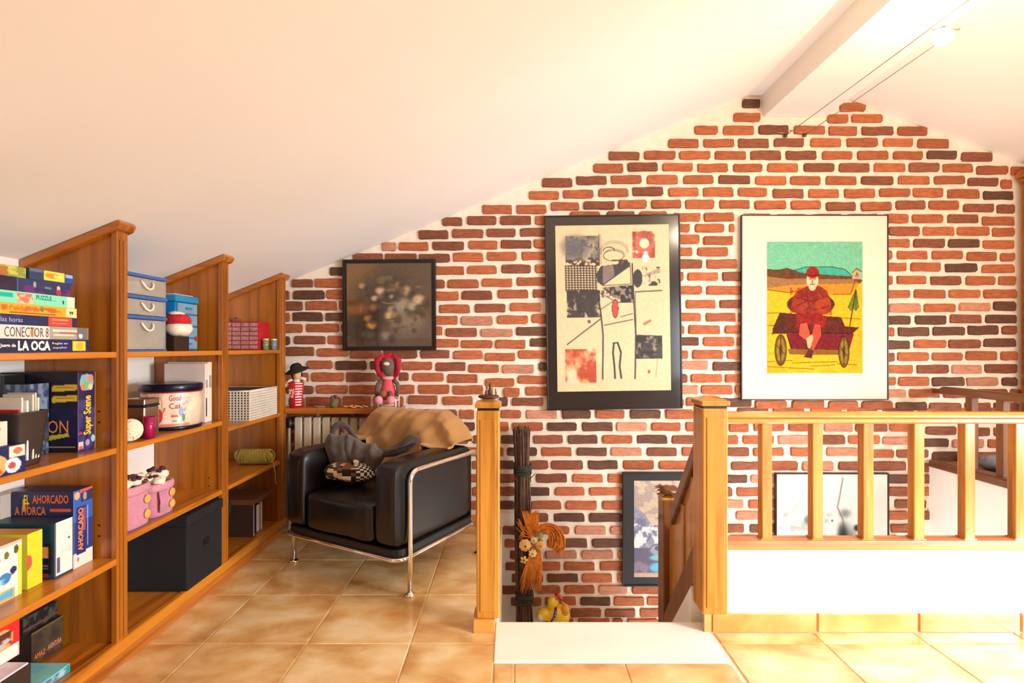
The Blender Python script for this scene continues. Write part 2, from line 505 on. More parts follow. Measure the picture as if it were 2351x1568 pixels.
# ---- bricks, transcribed course by course.  crop: (origin x, origin y, scale)
CROPS = {'A': (640, 480, 3.734), 'B': (1200, 200, 3.733), 'C': (1700, 200, 3.5636), 'D': (1000, 820, 2.529),
         'E': (640, 800, 7.347), 'F': (640, 800, 2.613), 'G': (1540, 480, 3.408), 'H': (2000, 400, 2.8), 'I': (1660, 900, 3.402)}
ROWS = """
C 168 808-1018
B 145 1880-2030d
B 262 1805-2035 C 262 707-878 260 903-1158
B 372 1470-1670 1717-1980 C 353 145-385 435-688 362 720-948 988-1247m 1282-1522
B 484 1247-1507 1548-1810 1842-2107 C 456 270-515m 570-820 865-1120 1162-1405 463 1445-1700
B 593 738-1000m 587 1040-1305 1340-1603 1645-1910 C 561 80-330m 368-618m 665-910 950-1203 1245-1485 557 1520-1762d 572 1803-2055m
B 698 607-860 688 897-1155m 1197-1457 695 1497-1757 1802-2052 C 660 218-468 513-765 803-1052m 1088-1342 1372-1617 665 1652-1897 683 1925-2178 690 2208-2330
B 822 168-425m 803 460-720m 795 757-1018 1065-1328 1377-1633 1677-1945 C 766 120-372 405-650 695-943 985-1245m 763 1285-1540 1578-1828 778 1855-2100m 797 2125-2212
B 930 53-313 920 347-607 907 650-905 897 940-1203m 902 1247-1505 1545-1805 1842-2090 C 872 260-513 553-800 845-1097 866 1130-1380 1408-1655 876 1690-1952 888 1980-2225d
A 5 1745-2000 2040-2295 B 1025 243-485 1016 520-788m 1006 820-1063 1100-1357 1392-1640 1683-1943 C 966 112-370 408-653 978 695-937 980-1230 967 1265-1505 1537-1780 990 1818-2065m 998 2092-2235
A 110 1405-1575m 100 1615-1868m 97 1900-2165 2200-2300 B 1105 405-665 720-955 1000-1235 1116 1285-1520 1550-1808 C 1074 10-250 290-540 580-830 870-1120 1078 1160-1365 1398-1652 1690-1938m 1097 1970-2235
A 222 1200-1455m 212 1490-1755m 205 1785-2030 202 2070-2300 B 1210 1300-1430 1475-1725 1768-1812 C 1180 1210-1460 1487-1745 1768-2030 1188 2055-2235
A 322 890-1010p 320 1035-1285 318 1320-1590m 310 1630-1875 303 1905-2165 298 2190-2300 B 1307 1300-1512 1315 1547-1800 C 1278 1160-1378 1410-1665m 1697-1950d 1290 1980-2235
A 420 640-895m 915-1185m 422 1205-1470m 415 1497-1755 407 1790-2040 403 2085-2300 B 1412 1300-1450 1497-1757 C 1375 1160-1238 1275-1525 1563-1812 1385 1848-2090 1392 2120-2235
A 535 440-620d 528 1320-1590 522 1620-1870 515 1910-2160m 512 2200-2300 B 1517 1300-1535 1575-1835 C 1472 1160-1355 1387-1630 1480 1670-1932d 1487 1970-2235
A 638 118-295 635 312-560 645 1300-1425 642 1450-1715 632 1745-2005 622 2040-2300 G 528 60-98 130-368 403-580 H 685 70-132 680 162-347 685 378-575 605-790 815-925
A 740 55-95m 737 130-395d 733 412-620 747 1300-1545 740 1570-1830 730 1880-2140 725 2180-2300 G 636 60-243 277-550 H 770 70-245 272-473 495-693 717-930
A 832 55-210m 830 235-500 825 518-620 857 1380-1640 850 1685-1945 840 1985-2250 G 744 60-88 117-348 380-600 H 860 110-315p 337-537 853 560-760p 848 782-925d
A 928 55-100 925 125-380d 408-620d 955 1300-1535 958 1565-1835p 950 1875-2135 940 2170-2300 G 846 60-233 272-505 525-560 H 938 70-248d 280-480d 930 503-703m 732-930d
A 1025 55-210 1020 243-520 535-620 1045 1300-1405 1057 1435-1700 1062 1735-2005p 1048 2035-2300d G 943 60-105 137-382 422-600 H 1015 70-145 1013 170-370d 1009 393-597d 1003 618-813d 835-930m
A 1130 55-100d 1122 140-405m 425-620 1150 1300-1545 1158 1565-1835 1858-2118 1143 2155-2300d G 1036 60-215d 253-493 515-560 H 1097 70-243d 1091 270-475 493-700 1083 720-925d
A 1222 60-305m 1230 337-600 1244 615-885 907-1190 1245 1220-1465 1250 1500-1750 1267 1770-2030 1247 2055-2300 G 1138 60-135 168-407 437-600 H 1175 70-145 1172 165-367 387-583 1165 605-805 1168 828-935
A 1335 250-465 1340 490-755d 785-1030d 1345 1060-1315 1350 1350-1600m 1365 1630-1890 1370 1918-2190p 1350 2230-2300d G 1221 60-288p 1230 328-580d H 1253 70-263 290-495 515-705p 1250 727-935m
A 1440 55-260 290-560 580-830m 850-1010 1438 1035-1115 1440 1155-1415 1452 1450-1705 1487 1770-2020 1462 2050-2300 G 1324 60-128 155-397 423-600 H 1330 70-155 172-370 1333 387-593d 610-812p 837-935d
A 1550 70-300m 1545 330-590 610-860 880-1010 1545 1035-1165 1200-1465 1550 1497-1755 1570 1930-2065 1560 2115-2300 G 1412 60-210p 237-480 500-590 H 1408 70-218p 240-437 460-650 675-870 890-960
E 900 200-440 890 470-880 910-1055 885 1080-1560 1600-2000 880 2025-2110 F 307 780-955 313 985-1165 D 258 370-420d 445-625m D 262 650-830 855-1030 1055-1235 1260-1440 G 1507 118-380 1512 400-628d 1517 660-790 I 97 225-495 535-787 103 820-1050 1080-1320 112 1345-1585d 115 1607-1857m 1885-2080m 2110-2300m
F 392 60-230 255-430 455-630 655-830 855-1070m D 331 140-225 380-497 525-705p 735-900d 930-1095 1130-1305d 1335-1495 1520-1690 I 157 110-350 388-632 680-925 970-1200 1245-1480 1520-1760 1800-2040 2080-2300
F 462 80-260 285-460 485-660 685-860 885-1060 D 403 120-228d 250-425 447-625 648-820d 850-1028d 1050-1227p 1252-1422 1450-1640 I 280 45-195 270 237-475 510-748 275 787-1008p 1030-1280 1295-1555 300 1580-1815m 310 1835-2080m 2110-2270
F 535 60-230 255-430 455-630 655-830 855-1030 D 477 30-190 215-360 380-540d 570-740m 768-940d 968-1140 1170-1345d 1372-1570m I 372 -30-115 152-395 427-668p 700-950m 975-1222 380 1240-1490p 395 1510-1755d 400 1785-2030p 2065-2240
F 608 80-260 285-460 485-660 685-860 885-1060 D 548 100-260 285-395 413-590d 615-790 820-995d 1017-1195p 1227-1400m 1430-1640 I 466 30-200 232-470 525-770 805-1053p 482 1085-1330 1352-1600 500 1630-1880d 1900-2130m
F 684 60-230 255-430 455-630 655-830 855-1030 D 625 30-190 215-340 360-460d 485-655 672-855m 887-1057d 1090-1267 1297-1477 1500-1680 I 575 60-290m 310-580 617-860p 897-1150m 1165-1425m 590 1455-1710m
F 760 80-260 285-460 485-660 685-860 885-1060 D 702 120-290 310-470m 490-555m 587-763m 795-970 1000-1150 1290-1470 1495-1650 I 677 -20-185d 213-400p 430-680 710-960 990-1235 1265-1470d 1495-1715m
F 836 60-230 255-430 455-630 655-830 855-1030 D 778 30-190 215-345 365-460m 485-662d 695-865 893-1080 1110-1150 1290-1450 1480-1640 I 778 -60-70 103-350 380-630 660-910 940-1190 1215-1447m 1475-1718
F 912 80-260 285-460 485-660 685-860 885-1060 D 858 120-290 310-460d 485-525 557-730 757-937 967-1150 1290-1470 1495-1650 I 872 -40-155p 197-440 470-720 750-1000 1030-1283 1337-1580m 1610-1720d
D 930 470-655m 690-865d 893-1080d 1110-1150 1290-1470 1495-1680 I 962 97-340p 370-620 650-900 930-1180 1210-1437 1475-1715m
D 1003 390-500m 530-778 810-987p 1015-1150p 1290-1450 1480-1640 I 1063 -40-162m 205-440d 470-720 750-1000 1030-1270 1305-1550m 1580-1727d
D 1078 400-460 485-625 650-880d 907-1150d 1290-1470 1495-1680 I 1150 20-270 300-550 580-820 850-1090 1120-1360 1390-1720
D 1145 432-470m 490-610 637-820p 847-1030p 1057-1150p 1290-1450 1480-1640 I 1245 20-250 280-530 560-800 830-1070 1100-1340 1370-1600 1630-1720
D 1212 405-470m 490-590 615-725 747-922 955-1150 1290-1470 1495-1680
D 1280 443-480m 500-625m 648-827d 850-1025 1055-1150p 1290-1450 1480-1640
D 1347 370-475m 495-560 590-725 747-923 947-1113p 1140-1330 1350-1530 1555-1690
D 1415 437-480m 500-615 637-815 840-1015d 1035-1210 1227-1400 1430-1610
D 1482 600-760 785-960m 983-1160 1185-1360 1385-1560
D 1540 640-800 830-1010 940-1085 1113-1293 1315-1480 1500-1690
D 1610 400-560 590-760 790-960 990-1160 1190-1360 1390-1560
"""
def parse_bricks():
    out = []
    for line in ROWS.strip().split('\n'):
        crop = None; yc = None; row = []
        for tk in line.split():
            if tk in CROPS: crop = CROPS[tk]; continue
            neg = tk.startswith('-')
            body = tk[1:] if neg else tk
            if '-' in body:
                a, b = body.split('-'); a = float(a) * (-1 if neg else 1)
                fl = b[-1] if b[-1] in 'dpm' else ''
                b = float(b.rstrip('dpm'))
                x0 = crop[0] + a / crop[2]; x1 = crop[0] + b / crop[2]; y = crop[1] + yc / crop[2]
                row.append([x0, x1, y, fl])
            else: yc = float(tk)
        row.sort()
        keep = []
        for b in row:
            if keep and b[0] < keep[-1][1] + 3:
                b[0] = keep[-1][1] + 8
            if b[1] - b[0] < 9: continue
            keep.append(b)
        out.append(keep)
    return out

def brick_material(name, base, var):
    m = bpy.data.materials.new(name)
    nt, p = nodes_of(m); N = nt.nodes; L = nt.links
    tc = N.new('ShaderNodeTexCoord'); oi = N.new('ShaderNodeObjectInfo')
    geo = N.new('ShaderNodeNewGeometry')
    n1 = N.new('ShaderNodeTexNoise'); n1.inputs['Scale'].default_value = 38; n1.inputs['Detail'].default_value = 6
    mp = N.new('ShaderNodeMapping'); mp.inputs['Scale'].default_value = (0.6, 1, 2.2)
    L.new(geo.outputs['Position'], mp.inputs['Vector']); L.new(mp.outputs[0], n1.inputs['Vector'])
    rp = N.new('ShaderNodeValToRGB'); rp.color_ramp.elements[0].position = 0.32; rp.color_ramp.elements[1].position = 0.72
    rp.color_ramp.elements[0].color = tuple(c * (1 - var) for c in base) + (1,)
    rp.color_ramp.elements[1].color = tuple(min(1, c * (1 + var)) for c in base) + (1,)
    L.new(n1.outputs['Fac'], rp.inputs[0])
    hsv = N.new('ShaderNodeHueSaturation')
    # per-brick value from a coarse noise of the world position (works for joined bricks as well)
    n2 = N.new('ShaderNodeTexWhiteNoise'); n2.noise_dimensions = '1D'
    L.new(oi.outputs['Random'], n2.inputs['W'])
    mr = N.new('ShaderNodeMapRange'); mr.inputs['To Min'].default_value = 0.82; mr.inputs['To Max'].default_value = 1.2
    L.new(n2.outputs['Value'], mr.inputs['Value']); L.new(mr.outputs[0], hsv.inputs['Value'])
    L.new(rp.outputs[0], hsv.inputs['Color']); L.new(hsv.outputs[0], p.inputs['Base Color'])
    p.inputs['Roughness'].default_value = 0.8
    b = N.new('ShaderNodeBump'); b.inputs['Strength'].default_value = 0.5; b.inputs['Distance'].default_value = 0.006
    n3 = N.new('ShaderNodeTexNoise'); n3.inputs['Scale'].default_value = 70; n3.inputs['Detail'].default_value = 6
    L.new(geo.outputs['Position'], n3.inputs['Vector']); L.new(n3.outputs['Fac'], b.inputs['Height']); L.new(b.outputs[0], p.inputs['Normal'])
    MATS[name] = m
    return m
BRICK_M = {'': brick_material('brick_red', rgb(168, 92, 54), 0.24), 'm': brick_material('brick_russet', rgb(132, 74, 48), 0.26),
           'd': brick_material('brick_dark', rgb(98, 62, 42), 0.28), 'p': brick_material('brick_pale', rgb(190, 128, 100), 0.22)}

def brick_outline(rs, asp):
    """unit outline (x,z in -.5...5) with worn corners and wavy edges; asp = width/height"""
    pts = []
    cz = 0.15; cxx = cz / max(asp, 0.6)
    def j(a): return rs.uniform(-a, a)
    c = [cz * rs.uniform(0.5, 1.5) for _ in range(4)]
    k = [q / max(asp, 0.6) for q in c]
    pts = [(-.5 + k[0], -.5 + j(.03)), (-.17 + j(.05), -.5 + j(.05)), (.17 + j(.05), -.5 + j(.05)), (.5 - k[1], -.5 + j(.03)),
           (.5 + j(.008), -.5 + c[1]), (.5 + j(.012), .5 - c[2]), (.5 - k[2], .5 + j(.03)), (.17 + j(.05), .5 + j(.05)),
           (-.17 + j(.05), .5 + j(.05)), (-.5 + k[3], .5 + j(.03)), (-.5 + j(.008), .5 - c[3]), (-.5 + j(.012), -.5 + c[0])]
    return pts

def brick_geo(rs, w, h):
    d = 0.013 + rs.uniform(-0.003, 0.003)
    o = brick_outline(rs, w / h); n = len(o)
    back = [(x * w, 0.002, z * h) for x, z in o]
    mid = [(x * w, -d * 0.62, z * h) for x, z in o]
    sx, sz = 1 - 0.007 / w, 1 - 0.007 / h
    front = [(x * w * sx, -d + rs.uniform(-.0008, .0008), z * h * sz) for x, z in o]
    vs = back + mid + front
    fs = []
    for r in range(2):
        for i in range(n):
            fs.append((r * n + i, r * n + (i + 1) % n, (r + 1) * n + (i + 1) % n, (r + 1) * n + i))
    fs.append(tuple(range(2 * n, 3 * n)))
    return vs, fs

def build_bricks():
    rs = random.Random(5)
    protos = []
    for i in range(14):
        vs, fs = brick_geo(rs, 0.205, 0.057)
        me = bpy.data.meshes.new('brick'); me.from_pydata(vs, [], fs)
        me.materials.append(BRICK_M['']); me.update(); protos.append(me)
    allb = []
    hid = lambda x, y: (800 < x < 995 and 610 < y < 795) or (1262 < x < 1550 and 508 < y < 925) or (1712 < x < 2018 and 508 < y < 905) or (1445 < x < 1600 and 1095 < y < 1325) or (1790 < x < 2015 and 1100 < y < 1300)
    for row in parse_bricks():
        for x0, x1, y, fl in row:
            cx = (x0 + x1) / 2
            if x0 > 795 and x1 < 1000 and 612 < y < 792: continue
            if x0 > 1258 and x1 < 1556 and 512 < y < 925: continue
            if x0 > 1704 and x1 < 2025 and 512 < y < 905: continue
            if y > 1173 and x1 < 1150: continue
            vis = x1 - x0
            # how much of it the picture shows
            if hid(cx, y): vis *= 0.1
            if y > 1215 and x0 > 1600: vis *= 0.01
            if y > 1425: vis *= 0.01
            if x1 < 1090 and y > 945: vis *= 0.01
            if 1590 < cx < 1675 and y > 930: vis *= 0.01
            if x1 > 2165 and y > 1090: continue
            allb.append((vis, x0, x1, y, fl))
    allb.sort(key=lambda t: -t[0])
    k = WY / F
    joined = MB(); keys = ['', 'm', 'd', 'p']
    for i, (vis, x0, x1, y, fl) in enumerate(allb):
        w = (x1 - x0) * k; h = 0.0588 * rs.uniform(0.94, 1.05)
        X = PX((x0 + x1) / 2, WY); Z = PZ(y, WY)
        rot = rs.uniform(-0.006, 0.006)
        if not fl and rs.random() < 0.14: fl = 'm'
        if i < 296:
            o = bpy.data.objects.new('brick', protos[rs.randrange(len(protos))])
            o.location = (X, WY, Z); o.scale = (w / 0.205, 1, h / 0.057); o.rotation_euler = (0, rot, 0)
            link(o, WALL)
            o.material_slots[0].link = 'OBJECT'; o.material_slots[0].material = BRICK_M[fl]
        else:
            vs, fs = brick_geo(rs, w, h)
            M = Matrix.Translation((X, WY, Z)) @ Matrix.Rotation(rot, 4, 'Y')
            joined.add(vs, fs, keys.index(fl), M)
    joined.build('brick_courses', [BRICK_M[q] for q in keys], WALL, kind='stuff')
build_bricks()
# tiled skirting and plain plaster under the floor line behind the armchair
MB().box(-1.8, -0.08, WY - 0.012, WY, 0.0, 0.078).build('skirting', mat('tile_skirting', rgb(214, 150, 84), 0.3, var=0.15, scale=9), WALL)
MB().box(-0.2, PX(1184, WY), WY - 0.006, WY, -0.70, 0.088).build('plaster_strip', PLASTER, WALL)

# ================================================================== floor
def tile_material(name, dark, mid, light):
    m = bpy.data.materials.new(name)
    nt, p = nodes_of(m); N = nt.nodes; L = nt.links
    tc = N.new('ShaderNodeTexCoord'); oi = N.new('ShaderNodeObjectInfo')
    sc = N.new('ShaderNodeVectorMath'); sc.operation = 'SCALE'; sc.inputs['Scale'].default_value = 31.0
    cb = N.new('ShaderNodeCombineXYZ'); L.new(oi.outputs['Random'], cb.inputs[0]); L.new(oi.outputs['Random'], cb.inputs[1])
    L.new(cb.outputs[0], sc.inputs[0])
    ad = N.new('ShaderNodeVectorMath'); ad.operation = 'ADD'
    L.new(tc.outputs['Object'], ad.inputs[0]); L.new(sc.outputs[0], ad.inputs[1])
    mp = N.new('ShaderNodeMapping'); mp.inputs['Rotation'].default_value = (0, 0, 0.5); mp.inputs['Scale'].default_value = (1.0, 1.5, 1)
    L.new(ad.outputs[0], mp.inputs['Vector'])
    n1 = N.new('ShaderNodeTexNoise'); n1.inputs['Scale'].default_value = 4.2; n1.inputs['Detail'].default_value = 8; n1.inputs['Distortion'].default_value = 0.25
    L.new(mp.outputs[0], n1.inputs['Vector'])
    rp = N.new('ShaderNodeValToRGB')
    rp.color_ramp.elements[0].position = 0.33; rp.color_ramp.elements[0].color = tuple(dark) + (1,)
    rp.color_ramp.elements[1].position = 0.66; rp.color_ramp.elements[1].color = tuple(light) + (1,)
    e = rp.color_ramp.elements.new(0.5); e.color = tuple(mid) + (1,)
    # glaze a little browner towards each tile's edges
    sp = N.new('ShaderNodeSeparateXYZ'); L.new(tc.outputs['Generated'], sp.inputs[0])
    ds = []
    for k in (0, 1):
        a = N.new('ShaderNodeMath'); a.operation = 'SUBTRACT'; a.inputs[1].default_value = 0.5; L.new(sp.outputs[k], a.inputs[0])
        b2 = N.new('ShaderNodeMath'); b2.operation = 'ABSOLUTE'; L.new(a.outputs[0], b2.inputs[0]); ds.append(b2)
    mx = N.new('ShaderNodeMath'); mx.operation = 'MAXIMUM'; L.new(ds[0].outputs[0], mx.inputs[0]); L.new(ds[1].outputs[0], mx.inputs[1])
    er = N.new('ShaderNodeMapRange'); er.inputs['From Min'].default_value = 0.25; er.inputs['From Max'].default_value = 0.5; er.inputs['To Min'].default_value = 0.04; er.inputs['To Max'].default_value = -0.06
    L.new(mx.outputs[0], er.inputs['Value'])
    sm = N.new('ShaderNodeMath'); sm.operation = 'ADD'; L.new(n1.outputs['Fac'], sm.inputs[0]); L.new(er.outputs[0], sm.inputs[1])
    L.new(sm.outputs[0], rp.inputs[0]); L.new(rp.outputs[0], p.inputs['Base Color'])
    p.inputs['Roughness'].default_value = 0.22
    p.inputs['Coat Weight'].default_value = 0.25; p.inputs['Coat Roughness'].default_value = 0.1
    MATS[name] = m
    return m
TILE = tile_material('floor_tile', rgb(200, 145, 84), rgb(225, 183, 122), rgb(240, 212, 164))
GROUT = mat('floor_grout', rgb(242, 224, 196), 0.8, var=0.06, scale=30)
FLO = MB()
FLO.box(-1.8, 4.5, -2.5, 2.30, -0.30, -0.004)
FLO.box(-1.8, -0.07, 2.30, WY, -0.30, -0.004)
FLO.box(2.87, 4.5, 2.30, WY, -0.30, -0.004)
FLOOR = FLO.build('floor', GROUT); tag(FLOOR, kind='structure')
def floor_tiles():
    s = 0.419; g = 0.0022
    me_cache = {}
    def tile(x0, x1, y0, y1):
        x0 += g; x1 -= g; y0 += g; y1 -= g
        if x1 - x0 < 0.02 or y1 - y0 < 0.02: return
        key = (round(x1 - x0, 3), round(y1 - y0, 3))
        if key not in me_cache:
            a, b = key[0] / 2, key[1] / 2
            m = MB(); e = 0.003
            vs = [(-a, -b, -.004), (a, -b, -.004), (a, b, -.004), (-a, b, -.004), (-a, -b, -.0015), (a, -b, -.0015), (a, b, -.0015), (-a, b, -.0015),
                  (-a + e, -b + e, 0), (a - e, -b + e, 0), (a - e, b - e, 0), (-a + e, b - e, 0)]
            fs = [(0, 1, 5, 4), (1, 2, 6, 5), (2, 3, 7, 6), (3, 0, 4, 7), (4, 5, 9, 8), (5, 6, 10, 9), (6, 7, 11, 10), (7, 4, 8, 11), (8, 9, 10, 11)]
            me = bpy.data.meshes.new('floor_tile'); me.from_pydata(vs, [], fs); me.materials.append(TILE); me.update()
            me_cache[key] = me
        o = bpy.data.objects.new('floor_tile', me_cache[key]); o.location = ((x0 + x1) / 2, (y0 + y1) / 2, 0)
        link(o, FLOOR)
    ys = [2.129 + k * s for k in range(-8, 5)]
    xs = [0.008 + k * s for k in range(-5, 12)]
    for j in range(len(ys) - 1):
        for i in range(len(xs) - 1):
            x0, x1, y0, y1 = xs[i], xs[i + 1], ys[j], min(ys[j + 1], WY)
            x0 = max(x0, -1.8); x1 = min(x1, 4.5)
            if x1 <= x0 or y1 <= y0: continue
            if y0 >= 2.5:
                if x0 < -0.07: tile(x0, min(x1, -0.07), y0, y1)
                elif x1 > 2.9: tile(max(x0, 2.87), x1, y0, y1)
                continue
            # cut around the marble threshold and the stairwell
            if x1 <= -0.07: tile(x0, x1, y0, y1); continue
            if x0 < -0.07: tile(x0, -0.07, y0, y1); x0 = -0.07
            lim = 2.0 if x0 < 0.83 else 2.213
            if x0 < 0.83 < x1:
                tile(x0, 0.83, y0, min(y1, 2.0)); tile(0.83, x1, y0, min(y1, 2.213)); continue
            tile(x0, x1, y0, min(y1, lim))
floor_tiles()
MARBLE = mat('cream_marble', rgb(248, 240, 224), 0.12, var=0.03, scale=5, coat=0.3)
mb = MB(); mb.box(-0.07, 0.83, 2.002, 2.295, -0.03, 0.002)
o = mb.build('threshold_slab', MARBLE, FLOOR, bevel=0.003)

# ================================================================== stairwell
def stairs():
    t = thing('staircase', 'short flight of cream steps going down behind the marble threshold', 'stairs', (0.38, 2.3, -0.64))
    ys = [2.30, 2.52, 2.74, 2.96]
    for i, y in enumerate(ys):
        z = -0.16 * (i + 1)
        y1 = ys[i + 1] if i < 3 else WY
        MB().box(-0.062, 0.785, y, y1 + (0.0 if i < 3 else -0.022), z - 0.03, z).build('tread' if i < 3 else 'landing', MARBLE, t, bevel=0.004)
        MB().box(-0.062, 0.785, y, y + 0.015, z + 0.0, z + 0.15).build('riser', PLASTER, t)
stairs()
mb = MB(); mb.box(-0.075, -0.064, 2.297, WY, -1.6, -0.002)
o = mb.build('wall_stair_left', PLASTER); tag(o, kind='structure')
o = MB().box(-0.17, 2.9, 2.30, WY, -1.7, -1.6).build('floor_well', PLASTER); tag(o, kind='structure')
o = MB().box(-0.07, 2.85, 2.302, 2.312, -1.6, -0.31).build('wall_well_front', PLASTER); tag(o, kind='structure')

# white knee wall under the front railing, with its tiled skirting
KW = MB().box(0.845, 2.87, 2.225, 2.30, -0.005, 0.348).build('wall_knee_front', PLASTER); tag(KW, kind='structure')
SKT = tile_material('skirting_tile', rgb(208, 134, 66), rgb(226, 158, 90), rgb(240, 184, 120))
for i, (a, b) in enumerate([(1637, 1874), (1880, 2107), (2113, 2342), (2348, 2600), (2606, 2850)]):
    x0, x1 = PX(a, 2.213), min(PX(b, 2.213), 2.868)
    MB().box(x0, x1, 2.213, 2.2255, 0.0, 0.077).build('skirting_tile', SKT, KW, bevel=0.002)
MB().box(PX(1620, 2.2), PX(1634, 2.21), 2.213, 2.2255, 0.0, 0.077).build('skirting_tile', SKT, KW)
# end of the knee wall beside the threshold: cream side tile below the newel
MB().box(0.832, 0.846, 2.24, 2.30, 0.0, 0.14).build('side_tile', mat('cream_side_tile', rgb(226, 214, 180), 0.4, var=0.05), KW)
KS = MB().box(2.79, 2.86, 2.302, WY - 0.002, -1.6, 0.405).build('wall_knee_side', PLASTER); tag(KS, kind='structure')
# plaster below the right flight of the stair
mb = MB(); mb.prism([(2.315, -1.6), (3.0, -1.6), (3.0, -0.60), (2.86, -0.45), (2.315, 0.15)], 0.788, 0.898, 'x')
o = mb.build('wall_stair_right', PLASTER); tag(o, kind='structure')

# ================================================================== newels and railings
def newel(name, label, x0, x1, y0, y1, z0, z1, cap=0.006, dark=False, base=None):
    t = thing(name, label, 'newel post', ((x0 + x1) / 2, (y0 + y1) / 2, z0))
    wz = RAILDZ if dark else RAILZ
    MB().box(x0, x1, y0, y1, z0, z1 - 0.052).build('shaft', wz, t, bevel=0.006)
    # raised panel strips on the faces that show
    e = 0.016
    MB().box(x0 + e, x1 - e, y0 - 0.0035, y0 + 0.001, z0 + 0.03, z1 - 0.09).build('face_panel', wz, t, bevel=0.002)
    cx, cy = (x0 + x1) / 2, (y0 + y1) / 2
    MB().box(x0 + 0.004, x1 - 0.004, y0 + 0.004, y1 - 0.004, z1 - 0.052, z1 - 0.042).build('neck_groove', BLACKM if not dark else RAILD, t)
    c = MB(); a = (x1 - x0) / 2 + cap; b = (y1 - y0) / 2 + cap
    z = z1 - 0.042
    c.add([(cx - a, cy - b, z), (cx + a, cy - b, z), (cx + a, cy + b, z), (cx - a, cy + b, z),
           (cx - a, cy - b, z + 0.02), (cx + a, cy - b, z + 0.02), (cx + a, cy + b, z + 0.02), (cx - a, cy + b, z + 0.02),
           (cx - a * .35, cy - b * .35, z + 0.037), (cx + a * .35, cy - b * .35, z + 0.037), (cx + a * .35, cy + b * .35, z + 0.037), (cx - a * .35, cy + b * .35, z + 0.037)],
          [(3, 2, 1, 0), (0, 1, 5, 4), (1, 2, 6, 5), (2, 3, 7, 6), (3, 0, 4, 7), (4, 5, 9, 8), (5, 6, 10, 9), (6, 7, 11, 10), (7, 4, 8, 11), (8, 9, 10, 11)])
    c.build('cap', wz, t, bevel=0.003)
    return t

NR = newel('newel_post', 'thick orange-brown newel post joined to the front railing, right of the marble threshold', 0.785, 0.890, 2.165, 2.285, 0.098, 1.0)
NL = newel('newel_post', 'free-standing orange-brown newel post in front of the black armchair', -0.150, -0.052, 2.215, 2.305, 0.056, 0.985)
MB().box(-0.163, -0.072, 2.206, 2.318, 0.0, 0.056).build('base_block', wood('newel_base', rgb(196, 118, 44), rgb(226, 150, 70), 'x'), NL, bevel=0.003)
# little figure group standing on the left newel
t = thing('figurine_group', 'tiny group of brown figures on a dark base, on the free-standing newel post', 'figurine', (-0.10, 2.26, 0.985))
FB = mat('figurine_brown', rgb(120, 72, 48), 0.6, var=0.25, scale=60); FD = mat('figurine_dark', rgb(70, 40, 32), 0.6, var=0.2, scale=60)
FP = mat('figurine_pale', rgb(208, 168, 132), 0.6, var=0.2, scale=60)
MB().blob((-0.10, 2.26, 0.988), (0.046, 0.034, 0.010), 14, e=0.8).build('base', FD, t)
for (dx, h, m, w, ln) in [(-0.022, 0.034, FP, 0.007, -0.25), (-0.008, 0.040, FB, 0.008, -0.1), (0.006, 0.056, FD, 0.0085, 0.0), (0.020, 0.040, FP, 0.008, 0.15), (0.030, 0.032, FB, 0.006, 0.3)]:
    m2 = MB(); z0 = 0.990
    m2.lathe([(w * 1.1, 0), (w, h * .3), (w * .85, h * .6), (w * .35, h * .72), (w * .6, h * .8), (w * .62, h * .9), (w * .3, h), (0, h * 1.02)], (-0.10 + dx, 2.255, z0), 10)
    m2.build('figure', m, t)

FR = thing('front_railing', 'orange-brown wooden railing on the white knee wall, with six square balusters in view', 'railing', (1.85, 2.24, 0.348))
def rail_profile(y0, y1, z0, z1):
    h = z1 - z0; w = y1 - y0
    return [(y0 + .006, z0), (y1 - .006, z0), (y1, z0 + .006), (y1, z0 + h * .42), (y1 - .008, z0 + h * .5), (y1, z0 + h * .58), (y1, z1 - .012), (y1 - .012, z1),
            (y0 + .012, z1), (y0, z1 - .012), (y0, z0 + h * .58), (y0 + .008, z0 + h * .5), (y0, z0 + h * .42), (y0, z0 + .006)]
MB().prism(rail_profile(2.205, 2.27, 0.878, 0.925), 0.888, 2.86, 'x').build('top_rail', RAILX, FR)
MB().box(0.888, 2.86, 2.205, 2.275, 0.348, 0.388).build('bottom_rail', wood('bottom_rail_wood', rgb(168, 96, 50), rgb(212, 142, 84), 'x', 0.28, 0.4), FR, bevel=0.005)
for i in range(8):
    px = 1749 + 116.6 * i
    x = PX(px, 2.222)
    MB().box(x, x + 0.045, 2.222, 2.262, 0.386, 0.880).build('baluster', RAILZ, FR, bevel=0.004)
    MB().box(x - 0.004, x + 0.049, 2.218, 2.266, 0.386, 0.392).build('bead', RAILX, FR)

SR = thing('side_railing', 'dark brown wooden railing on the white knee wall across the stairwell', 'railing', (2.825, 2.95, 0.405))
MB().prism([(2.79, .90), (2.795, .93), (2.81, .942), (2.84, .942), (2.855, .93), (2.86, .90), (2.85, .893), (2.80, .893)], 2.31, 3.44, 'y').build('top_rail', RAILD, SR)
MB().prism([(2.775, .41), (2.775, .445), (2.79, .455), (2.865, .455), (2.875, .445), (2.875, .405), (2.78, .405)], 2.31, 3.50, 'y').build('bottom_rail', RAILD, SR)
MB().box(2.81, 2.84, 3.44, WY - 0.004, 0.895, 0.925).build('wall_bracket', RAILD, SR)
for i in range(5):
    y = 3.21 - 0.205 * i
    MB().box(2.803, 2.848, y, y + 0.045, 0.453, 0.896).build('baluster', RAILDZ, SR, bevel=0.004)

